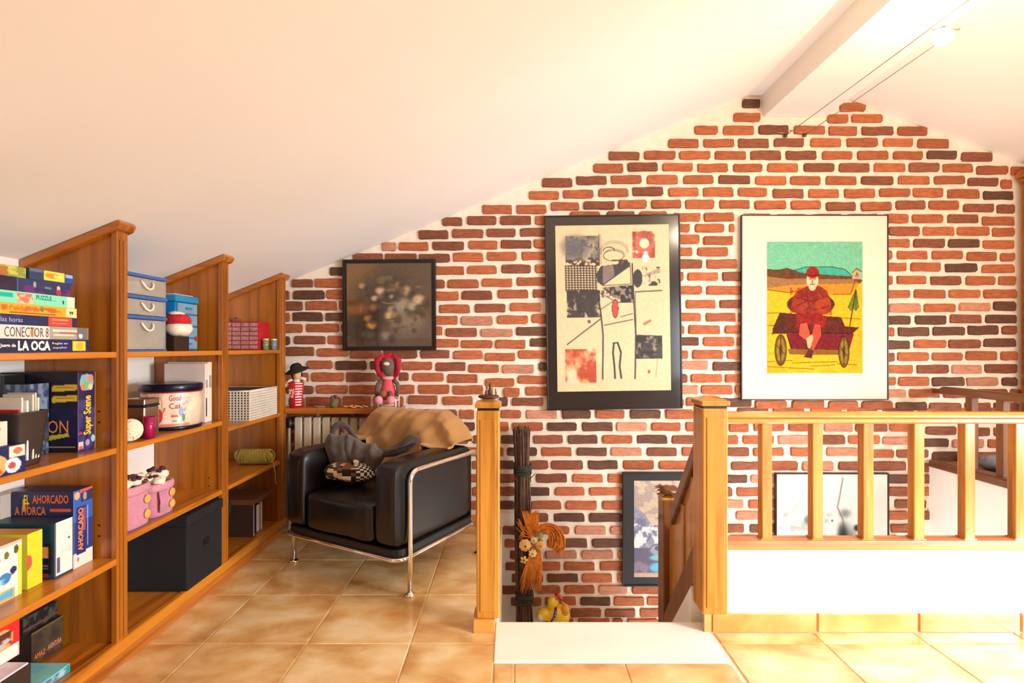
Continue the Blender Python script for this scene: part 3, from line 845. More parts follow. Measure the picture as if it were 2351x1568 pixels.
# stair balustrade going down behind the right newel
SB = thing('stair_balustrade', 'brown handrail and boards sloping steeply down behind the right newel post', 'railing', (0.84, 2.5, -0.3))
def slope_box(x0, x1, ya, za, yb, zb, h, name, m):
    MB().prism([(ya, za), (yb, zb), (yb, zb + h), (ya, za + h)], x0, x1, 'x').build(name, m, SB, bevel=0.005)
slope_box(0.800, 0.875, 2.285, 0.74, 2.66, 0.30, 0.085, 'handrail', RAILD)
for y in (2.36, 2.50):
    MB().box(0.815, 0.860, y, y + 0.05, 0.28 - (y - 2.36) * 1.19, 0.70 - (y - 2.285) * 1.17).build('baluster', RAILZ, SB, bevel=0.003)
MB().prism([(2.287, 0.30), (2.748, -0.25), (2.748, 0.24), (2.287, 0.78)], 0.822, 0.850, 'x').build('side_panel', RAILZ, SB)
slope_box(0.790, 0.90, 2.287, 0.19, 2.748, -0.36, 0.16, 'stringer_board', RAILDZ)
LN = thing('newel_post', 'lower dark brown newel post with a splintery carved top, beside the stair picture', 'newel post', (0.84, 2.80, -0.40))
MB().box(0.79, 0.885, 2.75, 2.85, -0.38, 0.40).build('shaft', RAILDZ, LN, bevel=0.006)
MB().box(0.785, 0.89, 2.745, 2.855, 0.40, 0.412).build('collar', RAILZ, LN, bevel=0.003)
mb = MB()
mb.blob((0.835, 2.80, 0.437), (0.048, 0.05, 0.026), 16, amp=0.012, freq=30, e=0.8)
rs = random.Random(3)
for i in range(7):
    z = 0.415 + 0.006 * i
    mb.tube([(0.80, 2.77 + .01 * i, z + .01), (0.775 - rs.uniform(0, .012), 2.76 + .01 * i, z + rs.uniform(-.006, .008))], [0.006, 0.0015], 6)
mb.build('carved_top', RAILDZ, LN)

# ================================================================== tall post at the right edge
t = thing('tall_post', 'tall orange-brown wooden post with a moulded top against the brick wall', 'post', (3.44, 3.45, 0.0))
MB().box(3.385, 3.50, 3.41, WY - 0.03, 0.0, 2.29).build('shaft', WOODZ, t, bevel=0.006)
MB().box(3.41, 3.475, 3.404, 3.411, 0.1, 2.2).build('face_panel', WOODZ, t, bevel=0.003)
mb = MB(); mb.box(3.37, 3.515, 3.395, WY - 0.025, 2.29, 2.32); mb.box(3.35, 3.53, 3.38, WY - 0.022, 2.32, 2.350); mb.box(3.36, 3.52, 3.385, WY - 0.022, 2.350, 2.368)
mb.build('moulded_top', WOODX, t, bevel=0.006)

# low chest behind the side railing with cloth things on it
t = thing('low_chest', 'low brown chest half hidden beyond the side railing', 'chest', (3.2, 3.2, 0))
MB().box(2.95, 3.36, 2.86, 3.48, 0.0, 0.40).build('body', RAILDZ, t, bevel=0.006)
MB().box(2.93, 3.38, 2.84, 3.50, 0.40, 0.43).build('lid', RAILD, t, bevel=0.006)
CLG = mat('grey_blue_cloth', rgb(150, 158, 172), 0.9, var=0.3, scale=26); CLW = mat('cream_cloth', rgb(222, 214, 196), 0.9, var=0.1, scale=20)
CLD = mat('dark_cloth', rgb(52, 48, 56), 0.9, var=0.3, scale=30)
t = thing('soft_toy', 'grey and cream soft toy seen between the last balusters at the right edge', 'soft toy', (3.12, 3.05, 0.43))
mb = MB(); mb.blob((3.12, 3.05, 0.53), (0.06, 0.055, 0.10), 16, amp=.012, freq=14); mb.build('body', CLG, t)
MB().blob((3.11, 3.03, 0.66), (0.048, 0.045, 0.05), 14, amp=.008, freq=20).build('head', CLW, t)
MB().blob((3.09, 3.03, 0.695), (0.05, 0.05, 0.022), 14, amp=.006, freq=20).build('cap', CLD, t)
MB().tube([(3.12, 3.0, .56), (3.07, 2.96, .5), (3.06, 2.95, .45)], [.02, .018, .016], 8).build('arm', CLG, t)
MB().tube([(3.14, 3.02, .47), (3.12, 2.93, .45), (3.13, 2.9, .445)], [.024, .022, .02], 8).build('leg', CLD, t)
t = thing('folded_cloth', 'grey cloth bundle lying just behind the white knee wall across the stairwell', 'cloth', (3.06, 3.3, 0.43))
mb = MB(); mb.blob((3.06, 3.30, 0.478), (0.10, 0.10, 0.045), 18, amp=.02, freq=14, e=.8); mb.build('bundle', CLG, t)
MB().tube([(3.00, 3.24, .49), (3.02, 3.22, .53), (3.06, 3.22, .545), (3.09, 3.24, .50)], .008, 8).build('handle', mat('tan_strap', rgb(196, 120, 90), .7), t)

# ================================================================== cable lamps
t = thing('cable_lamp', 'glowing bulb on two thin cables running below the ceiling beam', 'lamp', (1.93, 2.3, 2.5))
for i, (a, b) in enumerate([((1801, 313), (2111, 96)), ((1845, 312), (2118, 135))]):
    x0, z0 = PX(a[0], WY), PZ(a[1], WY)
    pts = []
    for k in range(13):
        u = k / 12.0; y = WY - 0.03 - u * 5.9
        pts.append((x0 + 0.0 * u, y, z0 - 0.035 * math.sin(math.pi * min(1, u)) - 0.01 * u))
    MB().tube(pts, 0.0022, 6).build('cable', mat('cable_wire', rgb(176, 150, 120), 0.3, .8), t)
    mb = MB(); mb.tube([(x0, WY - 0.002, z0 + 0.012), (x0, WY - 0.03, z0), (x0 + 0.0, WY - 0.055, z0 - 0.0)], [0.006, 0.005, 0.004], 8)
    mb.lathe([(0.012, 0), (0.012, 0.012), (0.0, 0.014)], (x0, WY - 0.012, z0 - 0.01), 12)
    mb.build('wall_hook', mat('hook_metal', rgb(120, 100, 70), 0.35, .9), t)
    mb = MB().tube([(x0, WY - 0.04, z0), (x0 - 0.10, WY - 0.006, z0 + 0.035)], 0.002, 6)
    mb.build('stay_wire', MATS['cable_wire'], t)
BULB = mat('glowing_bulb', rgb(255, 236, 200), 0.3, emit=(1.0, 0.80, 0.52, 60.0))
for y, nm in ((2.30, 'bulb'),):
    MB().blob((1.885, y, 2.555), (0.038, 0.038, 0.036), 20).build(nm, BULB, t)
    MB().tube([(1.835, y, 2.585), (1.885, y, 2.600), (1.955, y, 2.588)], 0.004, 8).build('bracket', CHROME, t)
    MB().lathe([(0.016, 0), (0.018, 0.02), (0.008, 0.026)], (1.885, y, 2.585), 14).build('lamp_socket', CHROME, t)
for y in (0.95, -0.5):
    MB().blob((1.90, y, 2.535), (0.025, 0.025, 0.025), 12).build('bulb', BULB, t)
    MB().tube([(1.835, y, 2.56), (1.90, y, 2.568), (1.955, y, 2.56)], 0.004, 8).build('bracket', CHROME, t)

# ================================================================== bookcase
BC = thing('bookcase', 'long orange-brown wooden bookcase under the sloping ceiling, four uprights with slanted tops', 'bookcase', (-1.62, 2.4, 0.0))
XF, XB = -1.45, -1.795
def zc(x): return 1.52 + .4033 * (x + 1.8) - 0.004
DIV = [(1.245, 1.300), (1.931, 1.986), (2.634, 2.692), (3.292, 3.372)]
for (a, b) in DIV:
    a2, b2 = a + 0.010, b - 0.010
    MB().prism([(XB, 0.108), (XF - 0.02, 0.108), (XF - 0.02, zc(XF - .02) - 0.028), (XB, zc(XB) - 0.028)], a2, b2, 'y').build('divider', WOODZ, BC)
    mb = MB()
    mb.box(XF - 0.022, XF, a, b, 0.108, zc(XF) - 0.028)
    mb.box(XF - 0.001, XF + 0.005, a + .012, a + .024, 0.12, zc(XF) - 0.06); mb.box(XF - 0.001, XF + 0.005, b - .024, b - .012, 0.12, zc(XF) - 0.06)
    mb.build('face_strip', WOODZ, BC, bevel=0.0025)
    MB().prism([(XB, zc(XB) - 0.030), (XF + 0.012, zc(XF + .012) - 0.030), (XF + 0.024, zc(XF + .024) - 0.014), (XF + 0.018, zc(XF + .018)), (XB, zc(XB))], a - 0.014, b + 0.014, 'y').build('slanted_cap', WOODX, BC, bevel=0.003)
SH = [[(1.161, 1.183), (0.808, 0.83), (0.399, 0.423)], [(1.161, 1.183), (0.808, 0.83), (0.463, 0.487)], [(1.161, 1.183), (0.768, 0.79), (0.468, 0.49)]]
for k in range(3):
    y0, y1 = DIV[k][1] - 0.010, DIV[k + 1][0] + 0.010
    for (z0, z1) in SH[k]:
        MB().box(XB, XF - 0.002, y0, y1, z0, z1).build('shelf', WOODY, BC, bevel=0.003)
    MB().box(XB, XF - 0.01, y0, y1, 0.085, 0.109).build('bottom_shelf', WOODY, BC)
MB().box(XF - 0.03, XF + 0.004, 1.2, 3.385, 0.066, 0.113).build('base_rail', WOODY, BC, bevel=0.008)
MB().box(XF - 0.045, XF - 0.022, 1.2, 3.385, 0.0, 0.068).build('kick_board', wood('kick_wood', rgb(142, 74, 20), rgb(190, 110, 40), 'y'), BC, bevel=0.003)
# small shelf peg holes on the upright
for (a, b) in DIV[1:3]:
    for z in (0.50, 0.54, 0.92, 0.96): MB().box(XF - 0.075, XF - 0.069, a + 0.0085, a + 0.0102, z, z + 0.006).build('peg_hole', BLACKM, BC)

# ================================================================== radiator and the shelf over it
t = thing('wall_shelf', 'thick orange-brown shelf on the brick wall over the radiator', 'shelf', (-1.1, 3.42, 0.78))
MB().box(-1.448, PX(918, 3.34), 3.345, WY - 0.015, 0.775, 0.811).build('board', WOODX, t, bevel=0.004)
for x in (-1.38, -0.75): MB().box(x, x + 0.02, 3.36, WY - 0.015, 0.760, 0.775).build('bracket', RAILD, t)
t = thing('radiator', 'cream column radiator under the wall shelf, behind the armchair', 'radiator', (-1.15, 3.47, 0.1))
CREAM = mat('radiator_cream', rgb(224, 208, 180), 0.4, var=0.03)
for i in range(8):
    x = PX(675, 3.44) + i * 0.0605
    mb = MB(); mb.box(x, x + 0.050, 3.438, 3.500, 0.13, 0.742); mb.build('rib', CREAM, t, bevel=0.010, seg=3)
mb = MB(); mb.tube([(PX(668, 3.46), 3.47, 0.70), (PX(672, 3.46) + .47, 3.47, 0.70)], 0.014, 10); mb.tube([(PX(668, 3.46), 3.47, 0.17), (PX(672, 3.46) + .47, 3.47, 0.17)], 0.014, 10)
mb.build('manifold', CREAM, t)
mb = MB(); mb.tube([(PX(663, 3.46), 3.47, 0.0), (PX(663, 3.46), 3.47, 0.70)], 0.010, 10); mb.build('pipe', CREAM, t)
mb = MB(); mb.lathe([(0.018, -0.03), (0.022, -0.02), (0.022, 0.03), (0.012, 0.036)], (PX(664, 3.46), 3.465, 0.70), 14); mb.build('valve', mat('valve_black', rgb(40, 34, 30), .4), t)

# ================================================================== pictures
PM = print_mat('artwork_under_glass', 0.85, 0.0)
PM.node_tree.nodes['Principled BSDF'].inputs['Specular IOR Level'].default_value = 0.15
PMG = print_mat('artwork_glazed', 0.55, 0.85)
def picture(name, label, cx, cy, w, h, depth, fw, frame_m, rot=0.0, matcol=None, art=None, art_rect=(0, 0, 1, 1), pm=None, tilt=0.0):
    """cx, cy, w, h in picture pixels on the wall plane; returns the Empty.  Local: x right, z up, -y to the room."""
    k = WY / F
    Y = WY - 0.016
    W, H = w * k, h * k
    t = thing(name, label, 'picture', (PX(cx, WY), Y, PZ(cy, WY)))
    t.rotation_euler = (0, math.radians(-rot), 0)
    fr = MB()
    fr.box(-W / 2, W / 2, -depth, 0, H / 2 - fw, H / 2); fr.box(-W / 2, W / 2, -depth, 0, -H / 2, -H / 2 + fw)
    fr.box(-W / 2, -W / 2 + fw, -depth, 0, -H / 2 + fw, H / 2 - fw); fr.box(W / 2 - fw, W / 2, -depth, 0, -H / 2 + fw, H / 2 - fw)
    fr.build('frame', frame_m, t, local=True, bevel=0.0015)
    if matcol is not None:
        MB().box(-W / 2 + fw, W / 2 - fw, -depth + 0.006, -0.001, -H / 2 + fw, H / 2 - fw).build('mat_board', matcol, t, local=True)
    x0 = -W / 2 + art_rect[0] * W; x1 = -W / 2 + art_rect[2] * W; z0 = H / 2 - art_rect[1] * H; z1 = H / 2 - art_rect[3] * H
    if art is not None:
        y = -depth + 0.0045
        build_print('artwork', art, (x0, y, z0), (x1 - x0, 0, 0), (0, 0, z1 - z0), pm or PM, t, local=True)
    return t

# 1. dark brown painting
def art_dark():
    c = Cv(110, 110, (86, 62, 36))
    n = c.fract(3, 3, 5); c.mix(n, (66, 46, 26), .7)
    c.ell(0.1, .1, .3, .5, (138, 96, 44), .75, .5); c.ell(.85, .15, .5, .35, (84, 66, 46), .8, .5)
    c.ell(.45, .4, .35, .28, (52, 40, 26), .8, .5); c.ell(.35, .8, .35, .25, (48, 34, 20), .9, .5)
    c.ell(.8, .85, .4, .2, (100, 84, 72), .8, .5); c.ell(.72, .62, .2, .2, (128, 110, 90), .9, .6)
    c.rect(.55, .9, 1, 1, (78, 60, 46), .6)
    c.ell(.12, .55, .15, .06, (150, 90, 40), .6, .5); c.ell(.1, .47, .12, .04, (96, 52, 12), .7, .5)
    rs = np.random.RandomState(4)
    for (x, y, r, col) in [(.40, .33, .055, (216, 176, 138)), (.18, .27, .04, (178, 138, 96)), (.69, .33, .07, (198, 160, 110)), (.33, .42, .04, (196, 164, 130)),
                           (.53, .40, .03, (150, 130, 128)), (.55, .27, .08, (136, 108, 66)), (.5, .19, .05, (112, 96, 74)), (.42, .2, .06, (110, 90, 50)), (.85, .44, .07, (206, 172, 126)),
                           (.52, .63, .07, (206, 168, 116)), (.52, .55, .04, (150, 128, 106)), (.30, .74, .06, (196, 140, 74)), (.25, .66, .05, (150, 96, 44)), (.46, .87, .06, (128, 110, 92)),
                           (.84, .58, .05, (88, 72, 56)), (.32, .53, .05, (140, 100, 54)), (.66, .5, .09, (150, 134, 112)), (.78, .52, .06, (168, 150, 124))]:
        c.ell(x, y, r, r * .8, col, .9, .55)
        c.ell(x + r * 1.1, y + r * .7, r * .7, r * .9, (34, 26, 18), .55, .6)
    for i in range(60):
        x, y = rs.rand(2); x = .15 + .75 * x; y = .15 + .75 * y
        c.ell(x, y, .012 + .03 * rs.rand(), .012 + .02 * rs.rand(), [(44, 32, 20), (150, 124, 90), (96, 76, 50), (60, 60, 52)][rs.randint(4)], .45, .6)
    c.line([(.42, .47), (.5, .485), (.58, .47)], .012, (140, 120, 106), .8)
    c.line([(.47, .68), (.57, .665)], .012, (40, 26, 16), .8)
    c.grain(7)
    return c
picture('framed_painting', 'square dark brown still-life painting in a thin black frame, above the radiator shelf', 896.5, 701, 211, 207, 0.028, 0.014, BLACKM, rot=.4, matcol=BLACKM, art=art_dark(), art_rect=(.045, .045, .955, .955), pm=PMG)

# 2. abstract print with black mount
def art_abstract():
    c = Cv(190, 280, (240, 208, 164))
    K = (44, 40, 40)
    def R(x, y): return ((x - 143) / 850.0, (y - 140) / 1235.0)     # pixels of a 1143-wide crop of the picture
    def box(x0, y0, x1, y1): a = R(x0, y0); b = R(x1, y1); return a[0], a[1], b[0], b[1]
    b = box(215, 215, 470, 400); c.rect(*b, (176, 160, 136)); c.patch(*b, (96, 92, 92), 7, 7, .42, 5, 2); c.patch(*b, (70, 66, 64), 44, 60, .58, 7, 71); c.ell(*R(290, 300), .12, .07, (96, 96, 100), .8, .5)
    c.patch(*box(215, 395, 470, 440), (60, 52, 46), 30, 60, .52, 8, 3)
    bx = box(215, 440, 450, 625)
    for i in range(11):
        x = bx[0] + (bx[2] - bx[0]) * i / 10.5; c.line([(x, bx[1]), (x + .004, bx[3])], .009, K)
        y = bx[1] + (bx[3] - bx[1]) * i / 10.5; c.line([(bx[0], y), (bx[2], y + .004)], .008, K)
    b = box(220, 625, 470, 825); c.rect(*b, (206, 184, 150)); c.patch(*b, (54, 48, 46), 12, 14, .50, 8, 8); c.patch(*b, (60, 54, 50), 46, 64, .55, 8, 14); c.rect(*box(225, 630, 310, 690), (58, 52, 52), .7)
    # head
    for (rx, ry) in ((.125, .058), (.11, .047), (.095, .04)):
        pts = [(.515 + rx * math.cos(t), .185 - .03 * (rx > .1) - ry * math.sin(t)) for t in np.linspace(-.2, math.pi * 1.1, 20)]
        c.line(pts, .005, (100, 84, 70), .8)
    c.line([(.51 + .09 * math.cos(t), .185 + .032 * math.sin(t)) for t in np.linspace(0, 2 * math.pi, 30)], .006, K, .9)
    c.line([(.47 + .05 * math.cos(t), .155 - .022 * math.sin(t)) for t in np.linspace(0, math.pi, 14)] + [(.42, .155)], .008, K)
    c.line([(.385, .055), (.385, .235)], .008, K, .8); c.line([(.40, .055), (.40, .235)], .004, K, .6)
    # torso shapes
    c.poly([R(445, 500), R(480, 445), R(700, 420), R(700, 450), R(490, 590), R(450, 560)], (58, 54, 54)); c.poly([R(495, 445), R(575, 438), R(580, 520), R(495, 580)], (132, 118, 112))
    c.poly([R(490, 590), R(700, 445), R(705, 580)], (238, 212, 164)); c.line([R(490, 590), R(700, 445), R(705, 580), R(490, 590)], .006, K)
    c.patch(*box(560, 400, 700, 435), (60, 48, 40), 26, 40, .45, 8, 21)
    c.poly([R(480, 605), R(715, 585), R(720, 720), R(600, 690)], (150, 134, 116)); c.patch(*box(575, 590, 722, 720), (36, 32, 32), 40, 46, .45, 9, 23); c.patch(*box(480, 600, 590, 680), (60, 54, 50), 44, 50, .52, 7, 27)
    # fish tail on the right
    c.ell(*R(755, 540), .043, .055, (52, 46, 46), 1); c.patch(*box(790, 455, 925, 595), (50, 46, 44), 20, 24, .5, 9, 31)
    c.poly([R(790, 520), R(925, 460), R(925, 500), R(800, 530)], (60, 54, 50), .35)
    c.line([R(735, 640), R(935, 632)], .010, K)
    # body lines
    c.line([R(450, 630), R(475, 790), R(490, 960), R(482, 1285)], .013, K); c.line([R(715, 430), R(722, 650), R(735, 960), R(725, 1285)], .013, K); c.line([R(735, 650), R(738, 900)], .006, K, .8)
    c.line([R(480, 765), R(560, 712)], .006, K); c.line([R(560, 710), R(715, 720)], .005, K, .6); c.line([R(500, 885), R(715, 845)], .008, K); c.line([R(620, 825), R(715, 800)], .006, K)
    c.line([R(220, 1025), R(470, 840)], .010, K); c.line([R(450, 632), R(570, 700)], .006, K)
    c.ell(*R(583, 762), .030, .058, (70, 50, 40), 1); c.ell(*R(583, 762), .024, .052, (206, 72, 50), 1)
    c.ell(*R(388, 857), .017, .012, (110, 84, 66), .9); c.line([R(800, 880), R(845, 855)], .022, (206, 100, 70))
    # legs
    c.line([R(570, 1020), R(562, 1090), R(572, 1200), R(575, 1280)], .016, K); c.line([R(600, 1022), R(622, 1090), R(610, 1190), R(622, 1280)], .016, K); c.line([R(565, 1020), R(600, 1015)], .012, K)
    b = box(735, 965, 932, 1138); c.rect(*b, (62, 54, 50)); c.patch(*b, (150, 134, 112), 22, 30, .58, 7, 41); c.patch(*b, (30, 26, 26), 40, 56, .56, 7, 43); c.line([R(735, 962), R(930, 972)], .008, K)
    c.line([R(895, 1140), R(880, 1280)], .004, K, .6); c.ell(*R(830, 1235), .012, .012, (140, 80, 50), .9)
    b = box(205, 1060, 435, 1310); c.rect(*b, (232, 160, 108)); c.patch(*b, (186, 70, 34), 8, 9, .47, 7, 51); c.patch(*b, (244, 214, 176), 7, 9, .58, 7, 55)
    # red stamp
    c.ell(*R(805, 285), .098, .082, (196, 96, 72), 1); c.rect(*box(730, 210, 880, 370), (196, 96, 72)); c.patch(*box(720, 190, 890, 390), (160, 56, 40), 16, 20, .52, 6, 61)
    c.ell(*R(808, 280), .042, .030, (244, 224, 188), 1); c.rect(*box(720, 350, 860, 388), (196, 60, 34), .7); c.ell(*R(750, 342), .015, .01, (240, 210, 180))
    c.grain(9)
    c.a *= .93
    return c
MOUNT = mat('black_mount', rgb(46, 40, 38), 0.16, var=0.06, coat=0.5)
picture('framed_print', 'tall abstract collage print on cream paper with a wide black mount', 1406, 717.5, 307, 442, 0.026, 0.008, BLACKM, rot=.8, matcol=MOUNT, art=art_abstract(), art_rect=(.078, .052, .918, .905), pm=PMG)

# 3. figure seated on a cart
def art_cart():
    c = Cv(190, 262, (120, 214, 186))
    def R(x, y): return ((x - 257) / 740.0, (y - 260) / 1020.0)
    def P(*pts): return [R(*p) for p in pts]
    K = (50, 30, 26)
    n = c.fract(3, 9, 2); c.mix(n * .5, (166, 222, 200), .5)
    c.poly(P((470, 480), (560, 455), (760, 455), (860, 475), (925, 545), (480, 500)), (70, 190, 176)); c.line(P((470, 480), (560, 455), (760, 455), (860, 475), (920, 530)), .006, K)
    c.poly(P((257, 470), (340, 478), (410, 462), (520, 500), (700, 515), (925, 530), (997, 560), (997, 720), (257, 720)), (104, 74, 50))
    c.poly(P((257, 530), (420, 548), (560, 548), (930, 552), (997, 600), (997, 760), (257, 760)), (164, 124, 80)); c.rect(*R(405, 510), *R(460, 550), (120, 56, 40), .7)
    c.poly(P((257, 620), (420, 600), (560, 590), (997, 585), (997, 800), (257, 800)), (240, 156, 52))
    c.poly(P((257, 632), (420, 655), (520, 668), (770, 670), (905, 668), (997, 560), (997, 1280), (257, 1280)), (244, 200, 44))
    n = c.fract(3, 5, 12); c.mix((n > .5) * (c.Y > .6) * .35, (226, 168, 30), 1)
    c.line(P((257, 632), (420, 655), (500, 640)), .006, K); c.line(P((770, 668), (905, 668), (938, 560), (925, 520)), .006, K)
    c.poly(P((918, 500), (950, 468), (985, 490), (985, 550), (918, 550)), (206, 178, 146)); c.line(P((918, 500), (950, 468), (990, 492)), .007, K); c.line(P((945, 530), (952, 500), (962, 530)), .006, K)
    # cart body
    c.poly(P((355, 810), (830, 845), (860, 915), (965, 925), (915, 975), (890, 1100), (440, 1095), (405, 975), (292, 975)), (98, 42, 34))
    c.poly(P((405, 962), (930, 975), (895, 1095), (440, 1090)), (122, 34, 44)); c.line(P((292, 975), (405, 962), (915, 972), (965, 925)), .008, K); c.line(P((410, 985), (450, 1100), (520, 1135)), .006, K)
    c.poly(P((300, 930), (355, 810), (400, 812), (400, 970), (295, 975)), (84, 46, 30))
    c.line(P((257, 815), (355, 810)), .005, K); c.line(P((257, 910), (330, 908)), .005, K); c.line(P((830, 850), (980, 860)), .005, K)
    c.poly(P((415, 1092), (890, 1100), (880, 1140), (430, 1135)), (140, 100, 40))
    for (cx, cy, rx) in ((362, 1100, .060), (852, 1115, .054)):
        q = R(cx, cy); c.ell(q[0], q[1], rx, .118, (120, 92, 34)); c.ell(q[0], q[1], rx * .72, .095, (156, 130, 46)); c.ell(q[0], q[1], rx * .3, .05, (96, 84, 40))
        c.line([(q[0], q[1] - .1), (q[0], q[1] + .1)], .008, K); c.line([(q[0] - rx * .6, q[1] - .03), (q[0] + rx * .6, q[1] + .03)], .007, K); c.line([(q[0] + rx * math.cos(t), q[1] + .118 * math.sin(t)) for t in np.linspace(0, 6.283, 30)], .008, K)
    # chair back and coat
    q = R(595, 745); c.ell(q[0], q[1], .25, .088, (96, 44, 34))
    c.poly(P((455, 690), (490, 640), (560, 605), (660, 600), (720, 640), (745, 700), (750, 800), (700, 828), (480, 815), (440, 790)), (150, 58, 44))
    q = R(690, 750); c.ell(q[0], q[1], .085, .062, (178, 70, 40)); q = R(520, 750); c.ell(q[0], q[1], .09, .058, (160, 62, 46))
    n = c.fract(14, 18, 33); c.mix((n > .55) * (abs(c.X - .46) < .22) * (c.Y > .35) * (c.Y < .56) * .45, (120, 36, 30), 1)
    for a in ((470, 690, 600, 720), (600, 720, 740, 680), (540, 800, 660, 700), (560, 650, 590, 800), (660, 640, 700, 700), (480, 760, 560, 720), (620, 790, 740, 760)): c.line([R(a[0], a[1]), R(a[2], a[3])], .007, (84, 26, 22), .8)
    # skirt and legs
    c.poly(P((475, 830), (560, 808), (660, 812), (720, 850), (700, 930), (610, 900), (560, 905), (490, 940)), (150, 40, 34))
    c.poly(P((510, 900), (565, 890), (590, 985), (560, 1030), (500, 985)), (226, 96, 70)); c.poly(P((625, 900), (672, 905), (680, 985), (620, 1100), (600, 1110), (600, 1000)), (214, 84, 66))
    c.poly(P((560, 1010), (605, 980), (615, 1010), (590, 1090), (570, 1080)), (232, 200, 150)); c.poly(P((540, 1155), (575, 1100), (615, 1100), (605, 1165)), (96, 40, 36))
    c.line(P((510, 900), (500, 985), (560, 1030), (570, 1090)), .006, K); c.line(P((672, 905), (680, 985), (620, 1100)), .006, K)
    # head
    q = R(608, 560); c.ell(q[0], q[1], .062, .062, (232, 214, 176)); q = R(607, 600); c.ell(q[0], q[1] + .005, .04, .035, (226, 208, 176))
    q = R(610, 500); c.ell(q[0], q[1], .068, .044, (158, 40, 34)); c.line(P((560, 520), (660, 518)), .01, (96, 26, 24))
    for a in ((585, 550, 600, 548), (618, 548, 634, 550), (608, 560, 606, 578), (592, 590, 624, 590)): c.line([R(a[0], a[1]), R(a[2], a[3])], .008, (80, 60, 50))
    # umbrella-like tree
    c.poly(P((945, 620), (880, 770), (905, 800), (925, 780), (945, 800), (968, 770)), (120, 140, 52)); c.line(P((945, 640), (920, 780), (897, 915)), .012, (86, 50, 30))
    for a in ((945, 630, 885, 770), (948, 640, 965, 765), (940, 680, 915, 790), (945, 680, 945, 790)): c.line([R(a[0], a[1]), R(a[2], a[3])], .006, (60, 70, 30))
    for a in ((257, 1190, 450, 1180), (257, 1228, 620, 1248), (450, 1200, 800, 1190), (600, 1225, 780, 1215), (800, 1205, 950, 1215)): c.line([R(a[0], a[1]), R(a[2], a[3])], .007, (120, 80, 20))
    c.grain(14, 50)
    c.a *= np.array([.90, .84, .78])
    return c
PASSE = mat('cream_mount', rgb(228, 214, 194), 0.8, var=0.01)
p3 = picture('framed_print', 'print of a seated figure in red on a cart, in a thin black frame', 1864, 706.5, 334, 421, 0.022, 0.006, BLACKM, matcol=PASSE, art=art_cart(), art_rect=(.176, .145, .826, .856))
SIG = Cv(30, 8, (240, 226, 190)); SIG.line([(.1, .7), (.3, .2), (.4, .7), (.6, .3), (.9, .5)], .05, (196, 170, 110))
k_ = WY / F
build_print('signature', SIG, (0.27 * .97, -0.0185, -0.366 * 1.22), (0.05, 0, 0), (0, 0, -0.012), PM, p3, local=True)

# 4. picture low by the stair
def art_stair():
    c = Cv(90, 140, (176, 156, 138))
    n = c.fract(4, 6, 3); c.mix(n, (196, 176, 146), .8); n = c.fract(9, 12, 9); c.mix((n > .5) * (c.Y < .35) * .6, (140, 124, 122), 1)
    c.poly([(0, .27), (.16, .34), (.40, .60), (.42, .72), (0, .72)], (120, 120, 150), .85); c.patch(0, .38, 1, .72, (96, 98, 130), 9, 12, .5, 8, 12); c.patch(0, .45, 1, .74, (220, 216, 214), 12, 16, .56, 8, 15)
    c.poly([(.5, .3), (1, .2), (1, .6), (.62, .6)], (206, 184, 150), .7)
    c.rect(0, .70, 1, .96, (112, 92, 116)); c.patch(0, .7, .6, .96, (72, 58, 96), 6, 9, .46, 7, 19)
    c.ell(.38, .72, .15, .075, (150, 176, 196), .7); c.line([(.38 + .14 * math.cos(t), .72 + .062 * math.sin(t)) for t in np.linspace(0, 6.283, 30)], .018, (50, 60, 84)); c.ell(.36, .70, .04, .025, (60, 56, 84))
    c.ell(.38, .80, .14, .03, (96, 190, 200), .9, .3); c.ell(.37, .90, .13, .05, (50, 176, 212), .95, .3)
    c.rect(0, .955, 1, 1, (176, 140, 116), .8); c.grain(12, 40)
    return c
picture('framed_painting', 'purple and beige abstract painting in a wide black frame, low behind the stair handrail', 1527, 1211, 200, 260, 0.024, 0.008, BLACKM, matcol=mat('dull_black_mount', rgb(30, 27, 26), .7), art=art_stair(), art_rect=(.13, .075, .87, .918), pm=PMG)

# 5. ink picture behind the balusters
def art_ink():
    c = Cv(150, 140, (236, 232, 222))
    n = c.fract(3, 3, 6); c.mix(n * .5, (222, 220, 214), 1)
    c.patch(.0, .35, .5, .95, (170, 176, 172), 16, 16, .62, 6, 3, .7); c.ell(.27, .42, .03, .04, (110, 116, 116), .8, .6)
    c.line([(.60, .02), (.57, .2), (.55, .3), (.60, .42), (.63, .6)], .014, (120, 116, 112), .8); c.line([(.25, .1), (.2, .25), (.12, .34)], .008, (170, 168, 162), .7)
    c.ell(.62, .36, .05, .04, (120, 118, 116), .8, .8); c.ell(.60, .52, .05, .09, (150, 150, 148), .7, .7); c.ell(.64, .66, .09, .16, (84, 84, 84), .85, .7); c.ell(.60, .60, .04, .12, (40, 40, 42), .8, .6)
    c.ell(.73, .50, .025, .03, (40, 38, 40), .9, .5); c.ell(.50, .43, .01, .012, (70, 84, 110), .9, .3); c.ell(.66, .85, .12, .12, (96, 98, 100), .7, .7); c.ell(.95, .78, .05, .15, (160, 174, 180), .6, .8)
    c.ell(.3, .66, .08, .1, (186, 190, 186), .7, .8)
    c.grain(7)
    c.a *= .88
    return c
picture('framed_print', 'pale ink picture in a thin black frame, seen through the balusters', 1903.5, 1208, 258, 250, 0.022, 0.009, BLACKM, matcol=PASSE, art=art_ink(), art_rect=(.03, .03, .97, .97))

